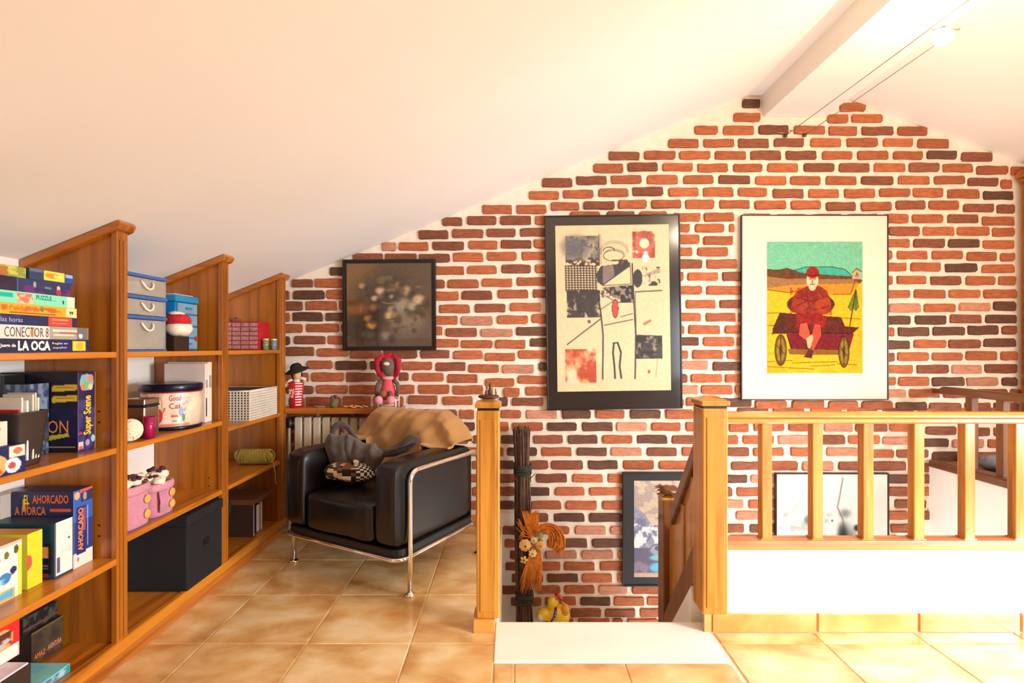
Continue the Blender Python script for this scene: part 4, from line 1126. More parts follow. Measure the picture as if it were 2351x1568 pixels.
# ================================================================== armchair (local: x width, -y front, z up; origin under its centre)
LEATHER = mat('black_leather', rgb(11, 9, 9), 0.34, var=0.15, scale=9, bump=0.12, coat=0.10)
LEATHD = mat('black_base_webbing', rgb(18, 15, 14), 0.5, var=0.1)
CW, CD = 0.86, 0.60
FO = 0.075
FRONT_R = Vector((-0.48, 2.53, 0)); ANG = math.radians(-29.3)
ux = Vector((math.cos(ANG), math.sin(ANG), 0)); uy = Vector((-math.sin(ANG), math.cos(ANG), 0))
c0 = FRONT_R - ux * (CW / 2) + uy * (CD / 2)
AC = thing('armchair', 'black leather cube armchair on a chrome tube frame, between the bookcase and the free-standing newel', 'armchair', tuple(c0), ANG)
hx, hy = CW / 2, CD / 2
def arc(cx, cz, r, a0, a1, n=6):
    return [(cx + r * math.cos(a0 + (a1 - a0) * i / n), cz + r * math.sin(a0 + (a1 - a0) * i / n)) for i in range(n + 1)]
R0 = 0.0125
for sx in (-1, 1):
    x = sx * (hx - R0)
    zt, r = 0.600, 0.055
    pts = [(x, -hy, 0.02)] + [(x, -hy, z) for z in (0.2, 0.4, zt - r)]
    pts += [(x, q[0], q[1]) for q in arc(-hy + r, zt - r, r, math.pi, math.pi / 2)][1:]
    pts += [(x, 0, zt)]
    pts += [(x, q[0], q[1]) for q in arc(hy - r, zt - r, r, math.pi / 2, 0)]
    pts += [(x, hy, 0.3), (x, hy, 0.02)]
    MB().tube(pts, R0, 12).build('side_frame', CHROME, AC, local=True)
    for y in (-hy, hy):
        MB().lathe([(0.022, 0.0), (0.026, 0.004), (0.024, 0.012), (0.014, 0.016), (0.0125, 0.022)], (x, y, 0), 18).build('foot_disc', CHROME, AC, local=True)
# lower ring
r = 0.06; x1, y1, z = hx - 0.02, hy - 0.012, 0.186
ring = []
yf = -hy - FO + 0.005
for (cx, cy, a) in ((x1 - r, y1 - r, 0), (-x1 + r, y1 - r, 90), (-x1 + r, yf + r, 180), (x1 - r, yf + r, 270)):
    ring += [(cx + r * math.cos(math.radians(a + 15 * i)), cy + r * math.sin(math.radians(a + 15 * i)), z) for i in range(7)]
MB().tube(ring, 0.0105, 10, closed=True).build('lower_frame', CHROME, AC, local=True)
rr = [(q[0] * 0.985, (q[1] + FO / 2) * 0.985 - FO / 2) for q in ring]
MB().prism(rr, 0.192, 0.232, 'z').build('base_tray', LEATHD, AC, local=True, bevel=0.008)

def cushion(name, x0, x1, y0, y1, z0, z1, r=0.03, puff=0.012, m=None, n=8, seed=0.0, amp=0.006):
    """soft box: subdivided, rounded and slightly puffed"""
    bm = bmesh.new()
    bmesh.ops.create_cube(bm, size=1.0)
    bmesh.ops.subdivide_edges(bm, edges=bm.edges[:], cuts=n, use_grid_fill=True)
    cx, cy, cz = (x0 + x1) / 2, (y0 + y1) / 2, (z0 + z1) / 2
    hxx, hyy, hzz = (x1 - x0) / 2, (y1 - y0) / 2, (z1 - z0) / 2
    for v in bm.verts:
        p = Vector((v.co.x * 2, v.co.y * 2, v.co.z * 2))
        q = Vector((p.x * hxx, p.y * hyy, p.z * hzz))
        rr = min(r, hxx, hyy, hzz)
        inner = Vector((max(-hxx + rr, min(hxx - rr, q.x)), max(-hyy + rr, min(hyy - rr, q.y)), max(-hzz + rr, min(hzz - rr, q.z))))
        d = q - inner
        if d.length > 1e-6:
            q = inner + d.normalized() * rr
        bul = (1 - p.x ** 2) * (1 - p.y ** 2) + (1 - p.y ** 2) * (1 - p.z ** 2) + (1 - p.x ** 2) * (1 - p.z ** 2)
        q += (p.normalized() if p.length else p) * puff * bul * 0.6
        q += Vector((0, 0, 1)) * amp * noise.noise(Vector((q.x * 7 + seed, q.y * 7, q.z * 7)))
        v.co = q + Vector((cx, cy, cz))
    me = bpy.data.meshes.new(name); bm.to_mesh(me); bm.free()
    for p in me.polygons: p.use_smooth = True
    me.materials.append(m or LEATHER)
    o = bpy.data.objects.new(name, me)
    return link(o, AC)
def cush(*a, **k):
    o = cushion(*a, **k)
    md = o.modifiers.new('smooth', 'SUBSURF'); md.levels = 1; md.render_levels = 1
    return o
AT = 0.155
cush('arm_cushion', hx - 0.03 - AT, hx - 0.03, -hy - FO, hy - 0.03, 0.232, 0.640, r=0.035)
cush('arm_cushion', -hx + 0.03, -hx + 0.03 + AT, -hy - FO, hy - 0.03, 0.232, 0.640, r=0.035, seed=3.0)
cush('seat_cushion', -hx + 0.03 + AT, hx - 0.03 - AT, -hy - FO - 0.006, hy - 0.13, 0.232, 0.435, r=0.035, seed=5.0)
cush('back_cushion', -hx + 0.03 + AT, hx - 0.03 - AT, hy - 0.16, hy - 0.01, 0.40, 0.76, r=0.045, seed=8.0)
MB().box(-hx + .05, hx - .05, hy - 0.028, hy - 0.012, 0.2, 0.6).build('back_panel', LEATHD, AC, local=True, bevel=0.006)

# seams on the cushions
SEAM = mat('leather_seam', rgb(44, 36, 34), 0.4)
for sx in (-1, 1):
    xa = sx * (hx - 0.03 - 0.012); xb = sx * (hx - 0.03 - AT + 0.012)
    MB().tube([(xa, -hy - FO - 0.001, 0.27), (xa, -hy - FO - 0.002, 0.60)], 0.002, 6).build('seam', SEAM, AC, local=True)

# ---- tan throw draped over the back of the armchair
TAN = mat('tan_throw_cloth', rgb(186, 136, 78), 0.95, var=0.10, scale=12, bump=0.25, sheen=0.3)
def throw():
    t = thing('throw_blanket', 'rumpled tan throw draped over the backrest of the black armchair', 'blanket', tuple(c0 + uy * (hy - 0.06) + Vector((0, 0, 0.44))), ANG)
    # local frame as the chair: keep geometry in chair coordinates then shift
    off = Vector((0, hy - 0.06, 0.44))
    prof = [(-0.235, 0.475), (-0.215, 0.50), (-0.200, 0.56), (-0.190, 0.64), (-0.180, 0.72), (-0.160, 0.785), (-0.115, 0.818), (-0.06, 0.825), (-0.02, 0.80), (0.0, 0.74), (0.012, 0.66), (0.015, 0.56), (0.015, 0.48)]
    nu, nv = 90, 60
    def fn(u, v):
        s = v * (len(prof) - 1); i = min(int(s), len(prof) - 2); f = s - i
        y = prof[i][0] * (1 - f) + prof[i + 1][0] * f; z = prof[i][1] * (1 - f) + prof[i + 1][1] * f
        x = -0.36 + 0.745 * u
        # ends: sag down at the left, spill over the right arm
        zl = 1.0
        e = max(0.0, (0.20 - u) / 0.20); e2 = max(0.0, (u - 0.80) / 0.20)
        top = z
        z = z - max(0, z - 0.655) * 0.8 * e ** 1.8 - max(0, z - 0.655) * 0.92 * e2 ** 1.8
        if z < 0.652 and (u > 0.74): z = 0.652 + (z - 0.652) * 0.04
        if z < 0.652 and (u < 0.20): z = 0.652 + (z - 0.652) * 0.04
        if z < 0.455: z = 0.455
        # folds
        q = Vector((x * 5.5 + z * 2.5, z * 6.0, y * 3))
        w = noise.noise(q) * 0.024 + noise.noise(Vector((x * 16 - z * 11, z * 6, 1.0))) * 0.016
        fold = math.sin(x * 26 + z * 14 + 3 * noise.noise(Vector((x * 3, z * 3, 0)))) * 0.010 * (1 if v < 0.55 else 0.4)
        ny = -1 if v < 0.5 else 0.35
        y2 = hy + y + ny * (w + fold) - 0.008 * (v < 0.5)
        y2 = min(y2, hy - 0.004)
        z2 = z + (w * 0.8 + 0.010 * noise.noise(Vector((x * 9, 2.2, v * 4)))) * (1 if z > 0.5 else .3)
        return (x - off.x, y2 - off.y, z2 - off.z)
    mb = MB().grid(fn, nu, nv)
    o = mb.build('cloth', TAN, t, local=True, merge=False, thick=0.012, sub=1)
throw()

# ---- grey tote bag slumped on the seat
GREY = mat('dark_grey_felt', rgb(84, 72, 64), 0.95, var=0.14, scale=40, bump=0.3, sheen=0.2)
GREYIN = mat('dark_lining', rgb(36, 26, 24), 0.9, var=0.2)
def bag():
    # chair-local positions
    def loc(px, py, Y):       # picture pixel + depth -> world
        return Vector(PP(px, py, Y))
    base = loc(805, 1100, 2.95)
    t = thing('tote_bag', 'slumped dark grey tote bag with a patterned base, lying on the black armchair', 'bag', (base.x, base.y, 0.44))
    P_ = lambda px, py, Y: loc(px, py, Y)
    # patterned lower body: a soft sagging sack
    me_o = None
    lo = MB()
    lo.blob(tuple(P_(806, 1082, 2.90)), (0.132, 0.085, 0.052), 34, amp=0.016, freq=11, e=0.7)
    me_o = lo.build('patterned_base', print_mat('bag_pattern', .9), t, merge=False)
    me = me_o.data
    ca = me.color_attributes.new('Col', 'FLOAT_COLOR', 'CORNER')
    pal = s2l(np.array([(226, 214, 200), (30, 24, 24), (150, 36, 30), (230, 190, 120), (60, 66, 62), (206, 160, 140), (40, 30, 28), (236, 226, 216), (120, 70, 44)]) / 255.)
    cols = np.ones((len(me.loops), 4), np.float32)
    for p in me.polygons:
        x, z = p.center.x, p.center.z
        n1 = noise.noise(Vector((x * 34, z * 40, 3.0))); n2 = noise.noise(Vector((x * 60 + 9, z * 60, 1.0)))
        c = pal[7] if n1 > .22 else pal[1] if n1 < -.12 else pal[5] if n2 > .1 else pal[8]
        if x < -0.01 and n1 > 0.0: c = pal[3] if n2 > 0 else pal[4]
        if x < 0.0 and z < 0.022: c = pal[2]
        if x > 0.06 and z > 0.035: c = pal[[0, 1][(p.index + p.index // 34) % 2]]
        for li in p.loop_indices: cols[li, :3] = c
    ca.data.foreach_set('color', cols.ravel())
    # grey upper body and handles: soft stuffed shape grown from its outline
    def puffy(outline, Yf, T, name, m, step=3.0, amp=3.0, creases=(), vox=0.0065):
        xs = [p[0] for p in outline]; ys = [p[1] for p in outline]
        X0, X1, Y0, Y1 = min(xs) - 2, max(xs) + 2, min(ys) - 2, max(ys) + 2
        nx, ny = int((X1 - X0) / step), int((Y1 - Y0) / step)
        def inside(x, y):
            r = False; n = len(outline)
            for i in range(n):
                x0, y0 = outline[i]; x1, y1 = outline[(i + 1) % n]
                if (y0 > y) != (y1 > y) and x < (x1 - x0) * (y - y0) / (y1 - y0) + x0: r = not r
            return r
        def dist(x, y, segs):
            b = 1e9
            for (x0, y0), (x1, y1) in segs:
                dx, dy = x1 - x0, y1 - y0; q = max(0, min(1, ((x - x0) * dx + (y - y0) * dy) / (dx * dx + dy * dy + 1e-9)))
                b = min(b, math.hypot(x - x0 - q * dx, y - y0 - q * dy))
            return b
        segs = [(outline[i], outline[(i + 1) % len(outline)]) for i in range(len(outline))]
        cr = [(c_[i], c_[i + 1]) for c_ in creases for i in range(len(c_) - 1)]
        mb = MB(); idx = {}
        vs = []; fs = []
        def vert(i, j, s):
            k_ = (i, j, s)
            if k_ not in idx:
                x, y = X0 + i * step, Y0 + j * step
                d = dist(x, y, segs) if inside(x, y) else 0.0
                h = T * math.sqrt(min(1.0, d / 16.0)) + .004
                h *= 1 + .25 * noise.noise(Vector((x * .05, y * .05, 0)))
                if cr and s > 0: h -= .018 * math.exp(-(dist(x, y, cr) / 3.2) ** 2)
                Yb = Yf(x, y)
                idx[k_] = len(vs); vs.append(tuple(loc(x, y, Yb - h) if s > 0 else loc(x, y, Yb + h * .7)))
            return idx[k_]
        cells = {(i, j) for i in range(nx) for j in range(ny) if inside(X0 + (i + .5) * step, Y0 + (j + .5) * step)}
        for (i, j) in cells:
            fs.append((vert(i, j, 1), vert(i, j + 1, 1), vert(i + 1, j + 1, 1), vert(i + 1, j, 1)))
            fs.append((vert(i, j, -1), vert(i + 1, j, -1), vert(i + 1, j + 1, -1), vert(i, j + 1, -1)))
            for (di, dj, a, b) in ((-1, 0, (0, 0), (0, 1)), (1, 0, (1, 1), (1, 0)), (0, -1, (1, 0), (0, 0)), (0, 1, (0, 1), (1, 1))):
                if (i + di, j + dj) not in cells:
                    p, q = (i + a[0], j + a[1]), (i + b[0], j + b[1])
                    fs.append((vert(*p, 1), vert(*p, -1), vert(*q, -1), vert(*q, 1)))
        mb.add(vs, fs, 0, None, True)
        return mb.build(name, m, t, merge=False, remesh=vox)
    body_o = [(757, 992), (768, 1000), (786, 1000), (800, 996), (812, 1004), (826, 1012), (838, 1018), (848, 1017), (862, 1017), (866, 1028), (884, 1032), (884, 1048), (876, 1062), (868, 1074), (858, 1084), (848, 1076), (836, 1068), (822, 1074), (808, 1068), (800, 1080), (792, 1086), (778, 1080), (762, 1069), (752, 1054), (744, 1034), (746, 1012)]
    puffy(body_o, lambda x, y: 2.96 - (x - 745) * .0006, .055, 'upper_body', GREY, creases=[[(792, 1000), (790, 1030), (797, 1056), (806, 1068)], [(812, 1008), (806, 1040)], [(846, 1020), (838, 1050), (834, 1066)]])
    puffy([(756, 1006), (757, 988), (765, 973), (778, 966), (792, 968), (806, 980), (818, 998), (832, 1016), (822, 1022), (808, 1006), (800, 992), (790, 984), (778, 982), (770, 990), (770, 1006)], lambda x, y: 2.985 - (x - 745) * .0005, .014, 'handle', GREY, step=2.2, vox=.005)
    puffy([(872, 1030), (895, 1027), (915, 1017), (932, 1003), (944, 997), (956, 999), (962, 1004), (957, 1018), (945, 1028), (925, 1037), (900, 1043), (880, 1048)], lambda x, y: 2.87 - (x - 872) * .0009, .020, 'handle', GREY, step=2.2, vox=.005, creases=[[(885, 1042), (930, 1028), (955, 1012)]])
    MB().tube([loc(880, 1047, 2.83), loc(905, 1044, 2.80), (loc(935, 1034, 2.785)), loc(955, 1019, 2.785)], [.006, .010, .008, .004], 8).build('handle_lining', GREYIN, t)
    MB().blob(tuple(loc(787, 986, 3.0)), (.022, .008, .018), 12).build('inner_lining', mat('rose_lining', rgb(150, 92, 76), .9, var=.15), t)
    MB().blob(tuple(P_(818, 1060, 2.86)), (0.018, 0.006, 0.014), 12, amp=.004, freq=30).build('white_tag', mat('white_tag', rgb(240, 228, 216), .8), t)
bag()

# ================================================================== things in the bookcase
PB = print_mat('box_print', 0.4)
PBG = print_mat('box_print_gloss', 0.22, 0.3)
def ink(r, g, b): return mat('ink_%d_%d_%d' % (r, g, b), rgb(r, g, b), 0.5, var=0.02)
E_ = 0.0006
def carton(name, label, cat, x0, x1, y0, y1, z0, z1, col, px=None, my=None, pz=None, group=None, rough=0.4, texts=()):
    """box; px/my/pz = printed canvases for the +x, -y and top faces"""
    t = MB().box(x0, x1, y0, y1, z0, z1).build(name, mat('carton_%d_%d_%d' % tuple(col), rgb(*col), rough, var=0.04), origin=((x0 + x1) / 2, (y0 + y1) / 2, z0), bevel=0.0012)
    tag(t, label, cat, group)
    if px is not None: build_print('printed_front', px, (x1 + E_, y0, z1), (0, y1 - y0, 0), (0, 0, z0 - z1), PB, t)
    if my is not None: build_print('printed_side', my, (x0, y0 - E_, z1), (x1 - x0, 0, 0), (0, 0, z0 - z1), PB, t)
    if pz is not None: build_print('printed_top', pz, (x0, y1, z1 + E_), (x1 - x0, 0, 0), (0, y0 - y1, 0), PB, t)
    for (face, body, u0, v0, u1, v1, m, bold) in texts:
        if face == 'x':   # +x face, reading along +y
            p = (x1 + 2 * E_, y0 + (y1 - y0) * u0, z1 - (z1 - z0) * v0); lettering(body, p, (0, (y1 - y0) * (u1 - u0), 0), (0, 0, -(z1 - z0) * (v1 - v0)), m, t, bold)
        elif face == 'xv':  # +x face, reading upwards
            p = (x1 + 2 * E_, y0 + (y1 - y0) * u0, z1 - (z1 - z0) * v1); lettering(body, p, (0, 0, (z1 - z0) * (v1 - v0)), (0, (y1 - y0) * (u1 - u0), 0), m, t, bold)
        else:
            p = (x0 + (x1 - x0) * u0, y0 - 2 * E_, z1 - (z1 - z0) * v0); lettering(body, p, ((x1 - x0) * (u1 - u0), 0, 0), (0, 0, -(z1 - z0) * (v1 - v0)), m, t, bold)
    return t

# ---- first bay, top shelf: stack of flat game boxes (spines to the room)
Y0 = 1.36
WHT = ink(246, 238, 226); YEL = ink(246, 214, 70); ORG = ink(238, 112, 40); RED_I = ink(200, 40, 34); BLK = ink(30, 26, 28); TEAL = ink(0, 150, 140)
G1 = 'flat game boxes stacked on the top shelf'
c = Cv(120, 14, (24, 26, 62)); c.rect(.85, .1, .965, .92, (214, 206, 50)); c.ell(.91, .5, .03, .35, (238, 170, 60)); c.rect(.74, .2, .80, .6, (10, 20, 130)); c.rect(0, .93, 1, 1, (70, 50, 120))
carton('game_box', 'navy board game box lettered LA OCA, bottom of the stack on the top shelf', 'box', -1.765, -1.457, Y0, 1.814, 1.1835, 1.2245, (22, 24, 60), px=c, group=G1,
       texts=[('x', 'LA OCA', .42, .12, .66, .86, WHT, .045), ('x', 'Juego de', .30, .34, .405, .66, WHT, .03), ('x', 'Reglas en', .675, .22, .80, .42, WHT, .0), ('x', 'español', .68, .55, .79, .75, WHT, .0)])
c = Cv(120, 16, (226, 216, 206)); c.rect(.66, 0, 1, 1, (166, 160, 146)); c.rect(.69, .2, .90, .42, (222, 214, 200)); c.rect(.75, .4, .9, .5, (170, 90, 80)); c.rect(.70, .58, .87, .74, (220, 216, 200)); c.rect(.9, 0, .995, 1, (110, 106, 104)); c.ell(.93, .7, .02, .2, (220, 214, 214)); c.ell(.535, .55, .022, .34, (226, 170, 120)); c.ell(.19, .45, .02, .2, (160, 60, 110)); c.rect(0, .02, 1, .06, (150, 140, 140))
carton('game_box', 'pale grey game box lettered CONECTOR 8, second from the bottom of the stack', 'box', -1.765, -1.459, Y0, 1.811, 1.2250, 1.2655, (216, 206, 198), px=c, group=G1,
       texts=[('x', 'CONECTOR 8', .335, .14, .655, .86, ink(70, 60, 60), -.005)])
c = Cv(120, 12, (26, 34, 84)); c.rect(.74, .04, .955, .96, (232, 70, 52)); c.rect(.77, .25, .92, .38, (248, 150, 110)); c.rect(.77, .6, .90, .72, (248, 150, 110)); c.patch(0, 0, .5, 1, (40, 50, 110), 12, 3, .5, 5, 4)
carton('game_box', 'thin navy game box with a red patch near its end, in the stack', 'box', -1.765, -1.462, Y0, 1.766, 1.2660, 1.2965, (24, 30, 76), px=c, group=G1,
       texts=[('x', 'La casa de las horas', .14, .28, .52, .72, ink(190, 190, 206), .0)])
c = Cv(130, 14, (250, 172, 44)); c.rect(.90, .05, .995, .95, (252, 222, 160)); c.patch(.0, .0, .35, 1, (252, 206, 70), 8, 3, .5, 5, 9); c.rect(.42, .78, .8, .86, (150, 90, 30)); c.ell(.68, .35, .02, .25, (70, 130, 90)); c.ell(.27, .6, .015, .2, (60, 50, 40)); c.patch(.36, .2, .86, .66, (238, 96, 44), 34, 4, .52, 9, 5)
carton('game_box', 'orange and yellow game box, fourth from the bottom of the stack', 'box', -1.765, -1.463, Y0, 1.768, 1.2970, 1.3290, (244, 160, 50), px=c, group=G1,
       texts=[('x', 'Palabras', .42, .16, .60, .58, ORG, .02), ('x', 'Tren', .73, .24, .84, .6, ORG, .02), ('x', '99', .925, .34, .965, .7, BLK, .03)])
c = Cv(130, 14, (134, 222, 184)); c.rect(.93, .0, 1, 1, (214, 236, 200)); c.rect(.49, .08, .62, .95, (224, 120, 90)); c.patch(.49, .08, .62, .95, (240, 206, 170), 40, 6, .5, 6, 2); c.rect(.35, .16, .46, .52, (30, 176, 160)); c.ell(.24, .4, .01, .2, (30, 80, 90)); c.patch(.0, .3, .34, .9, (110, 200, 170), 12, 3, .5, 5, 6); c.ell(.89, .55, .008, .2, (20, 60, 70)); c.rect(.72, .45, .83, .56, (110, 196, 160))
carton('game_box', 'mint green puzzle box with a red square on its spine, fifth from the bottom', 'box', -1.765, -1.465, Y0, 1.762, 1.3295, 1.3655, (134, 216, 180), px=c, group=G1,
       texts=[('x', 'PUZZLE', .645, .14, .78, .52, ink(20, 130, 130), .02)])
c = Cv(110, 18, (52, 38, 88)); c.patch(0, 0, 1, 1, (30, 56, 104), 7, 3, .5, 6, 5); c.patch(0, .5, 1, 1, (96, 46, 110), 9, 3, .52, 6, 8); c.rect(0, 0, .42, 1, (34, 18, 40), .7); c.rect(.42, 0, .435, 1, (60, 110, 150)); c.ell(.60, .35, .014, .22, (170, 170, 130)); c.ell(.86, .45, .018, .2, (226, 190, 170)); c.ell(.86, .75, .03, .22, (170, 50, 80)); c.ell(.74, .5, .04, .1, (80, 130, 120))
carton('game_box', 'dark purple game box near the top of the stack, under the small boxes', 'box', -1.76, -1.467, 1.42, 1.748, 1.3660, 1.4075, (40, 28, 60), px=c, group=G1)
c = Cv(40, 16, (40, 60, 96)); c.rect(.32, .03, .78, .9, (240, 214, 60)); c.ell(.5, .45, .16, .25, (206, 140, 50)); c.rect(.55, .35, .74, .6, (250, 220, 150)); c.rect(0, 0, .3, .3, (90, 110, 130)); c.rect(.82, .1, .99, .4, (160, 180, 210)); c.rect(.82, .4, .98, .9, (30, 80, 170))
pz = Cv(20, 20, (206, 196, 170)); pz.rect(.5, 0, 1, 1, (240, 220, 196))
carton('small_box', 'small navy box with a yellow label, on top of the stack of games', 'box', -1.70, -1.468, 1.60, 1.759, 1.4080, 1.4420, (50, 66, 92), px=c, pz=pz)
c = Cv(40, 14, (150, 150, 60)); c.patch(0, 0, 1, 1, (196, 200, 90), 7, 3, .5, 6, 3); c.patch(.3, 0, .6, 1, (176, 110, 50), 8, 4, .45, 6, 9); c.rect(.0, .0, .12, 1, (196, 196, 160))
carton('small_box', 'small olive and brown patterned box on top of the stack of games', 'box', -1.70, -1.475, 1.46, 1.596, 1.4080, 1.4400, (160, 156, 80), px=c, pz=pz)

# ---- first bay, second shelf (0.83)
Z = 0.8305
c = Cv(60, 110, (46, 30, 74)); c.patch(0, .35, 1, 1, (66, 60, 110), 4, 8, .5, 5, 4); c.ell(.50, .13, .40, .105, (150, 170, 190), 1); c.ell(.45, .16, .18, .05, (110, 196, 90)); c.ell(.72, .08, .16, .05, (206, 140, 120)); c.ell(.3, .08, .14, .05, (120, 180, 200)); c.ell(.3, .19, .14, .04, (206, 130, 100)); c.ell(.72, .19, .13, .04, (226, 200, 160))
c.rect(.05, .88, .3, .97, (220, 200, 200)); c.rect(.07, .93, .28, .965, (236, 80, 90)); c.ell(.55, .90, .13, .04, (176, 150, 196)); c.ell(.86, .86, .12, .045, (150, 200, 214)); c.ell(.15, .77, .12, .02, (160, 50, 130)); c.rect(0, 0, .02, 1, (120, 100, 130)); c.rect(.97, .0, 1, 1, (200, 150, 120))
d = Cv(90, 90, (20, 14, 34)); d.patch(0, .45, 1, 1, (28, 26, 70), 3, 4, .5, 4, 3)
for y0_ in (.165, .30): d.poly([(.66, y0_ + .02), (.68, y0_), (1, y0_ - .02), (1, y0_ + .055), (.68, y0_ + .08), (.66, y0_ + .065)], (226, 186, 40)); d.rect(.72, y0_ + .02, .95, y0_ + .032, (190, 110, 20)); d.rect(.73, y0_ + .042, .93, y0_ + .05, (236, 210, 110))
d.poly([(.56, .80), (.88, .76), (.89, .80), (.58, .86)], (200, 190, 60)); d.rect(.4, .93, .97, .94, (190, 170, 120)); d.line([(.44, .46), (.52, .58), (.50, .64)], .05, (120, 110, 140), .8)
carton('game_box', 'tall purple and navy game box with yellow lettering on its spine, second shelf', 'box', -1.790, -1.524, 1.846, 1.924, Z, 1.111, (30, 18, 46), px=c, my=d,
       texts=[('xv', 'Super Scene', .30, .30, .86, .80, ink(246, 196, 50), .03), ('y', 'ON', .61, .60, .88, .76, ink(246, 150, 60), .0)])
d = Cv(60, 50, (28, 22, 30)); d.patch(0, 0, 1, 1, (50, 56, 70), 6, 6, .55, 6, 3); d.rect(.2, .1, .5, .25, (80, 50, 60)); d.ell(.75, .6, .1, .3, (150, 84, 30), .9, .3); d.ell(.5, .6, .06, .2, (70, 100, 100), .8, .4); d.ell(.25, .5, .05, .1, (120, 120, 130), .7, .5)
carton('game_box', 'dark picture box behind the grey bin on the second shelf', 'box', -1.790, -1.705, 1.765, 1.842, Z, 1.105, (24, 18, 22), my=d)
d = Cv(30, 50, (50, 60, 96)); d.patch(0, 0, 1, 1, (120, 140, 160), 5, 9, .52, 6, 5); d.patch(0, .5, 1, 1, (30, 40, 30), 5, 9, .55, 6, 8)
carton('game_box', 'blue-grey picture box between the dark box and the tall purple game', 'box', -1.700, -1.622, 1.76, 1.842, Z, 1.075, (60, 56, 84), my=d, px=d)
BIN = mat('dark_grey_bin', rgb(62, 54, 50), 0.3, var=0.15, scale=5, coat=0.3)
t = thing('storage_bin', 'tapered dark grey bin filled with papers and discs on the second shelf', 'bin', (-1.545, 1.655, Z))
mb = MB()
def sq(an): return 1.0 / max(abs(math.cos(an)), abs(math.sin(an))) ** 0.75
mb.lathe([(0.0, 0.002), (0.040, 0.0), (0.043, 0.01), (0.058, 0.165), (0.061, 0.167), (0.060, 0.170), (0.055, 0.168), (0.040, 0.012), (0.0, 0.010)], (-1.545, 1.640, Z), 32, fn=sq)
mb.build('body', BIN, t)
for i, (col, dy, h, w) in enumerate([((226, 214, 196), -0.035, .215, .05), ((236, 232, 222), -0.022, .205, .058), ((100, 180, 150), -0.010, .190, .05), ((214, 206, 190), 0.005, .222, .055), ((190, 26, 40), -0.046, .178, .048), ((206, 196, 160), .02, .226, .052), ((226, 218, 206), .034, .21, .05)]):
    MB().box(-1.545 - w * .85, -1.545 + w * .85, 1.640 + dy * .8, 1.640 + dy * .8 + 0.006, Z + 0.02, Z + h).build('paper' if i != 4 else 'red_card', mat('paper_%d' % i, rgb(*col), .7, var=.06), t, bevel=.001)
c = Cv(60, 34, (28, 34, 84)); c.ell(.52, .62, .26, .42, (236, 170, 110)); c.ell(.45, .85, .26, .2, (230, 80, 40)); c.rect(.80, .04, .99, .42, (246, 226, 196)); c.ell(.9, .22, .06, .12, (206, 110, 90)); c.ell(.84, .70, .10, .26, (226, 226, 240)); c.ell(.83, .70, .05, .12, (190, 80, 60)); c.rect(.60, .1, .65, .4, (170, 190, 220)); c.rect(.3, .85, .6, 1, (226, 216, 206))
carton('picture_box', 'navy box with an orange picture and white labels at the front of the second shelf', 'box', -1.60, -1.456, 1.33, 1.574, Z, 0.915, (28, 32, 78), px=c)
c = Cv(30, 24, (220, 210, 196)); c.rect(.2, .3, .8, .9, (60, 44, 40)); c.ell(.78, .3, .12, .12, (206, 110, 90)); c.rect(.6, .15, .95, .45, (236, 216, 200)); c.ell(.8, .3, .06, .08, (190, 110, 100))
carton('small_box', 'small white and brown box standing on the navy picture box', 'box', -1.58, -1.470, 1.40, 1.532, 0.9155, 0.985, (216, 204, 190), px=c)

# ---- first bay, third shelf (0.423)
Z = 0.4235
c = Cv(50, 110, (54, 96, 176)); c.rect(0, .40, 1, .80, (44, 44, 104), .75); c.rect(0, .815, 1, 1, (236, 222, 206)); c.ell(.2, .07, .14, .05, (240, 176, 110)); c.rect(.4, .02, 1, .17, (60, 50, 90)); c.ell(.6, .10, .1, .05, (150, 160, 150)); c.poly([(.35, 0), (1, 0), (1, .03), (.35, .05)], (206, 90, 80)); c.line([(.74, .24), (.74, .76)], .03, (190, 206, 240)); c.rect(.18, .22, .64, .84, (40, 46, 110)); c.ell(.25, .9, .05, .03, (190, 110, 100)); c.rect(.03, 0, .05, 1, (110, 140, 190)); c.rect(.44, .25, .62, .55, (190, 90, 110), .7)
d = Cv(110, 80, (26, 36, 84)); d.rect(0, .42, 1, 1, (24, 74, 104)); d.patch(0, .5, 1, 1, (20, 50, 70), 5, 4, .5, 5, 3); d.ell(.84, .62, .16, .12, (150, 104, 70)); d.ell(.84, .52, .10, .07, (60, 30, 24)); d.ell(.21, .17, .1, .11, (20, 16, 30)); d.rect(.18, .10, .22, .25, (226, 170, 90)); d.rect(.24, .12, .27, .26, (190, 90, 50)); d.rect(.62, .22, .97, .26, (226, 90, 50)); d.line([(.2, .5), (.5, .5)], .01, (150, 170, 190))
carton('game_box', 'blue hangman game box lettered EL AHORCADO, against the first upright on the third shelf', 'box', -1.745, -1.532, 1.836, 1.921, Z, 0.695, (28, 40, 92), px=c, my=d,
       texts=[('y', 'AHORCADO', .34, .04, .93, .15, ink(240, 110, 50), .02), ('y', 'A HORCA', .05, .19, .56, .30, ink(230, 120, 50), .02), ('y', 'EL', .20, .04, .29, .16, YEL, .02), ('xv', 'AHORCADO', .24, .24, .50, .80, ink(246, 140, 60), .03)])
d = Cv(20, 40, (196, 182, 172)); d.rect(.1, .3, .5, .42, (150, 40, 40)); d.rect(.5, .3, .9, .42, (90, 84, 80))
carton('small_box', 'pale grey box edge left of the blue hangman game on the third shelf', 'box', -1.793, -1.750, 1.80, 1.90, Z, 0.690, (196, 182, 172), my=d)
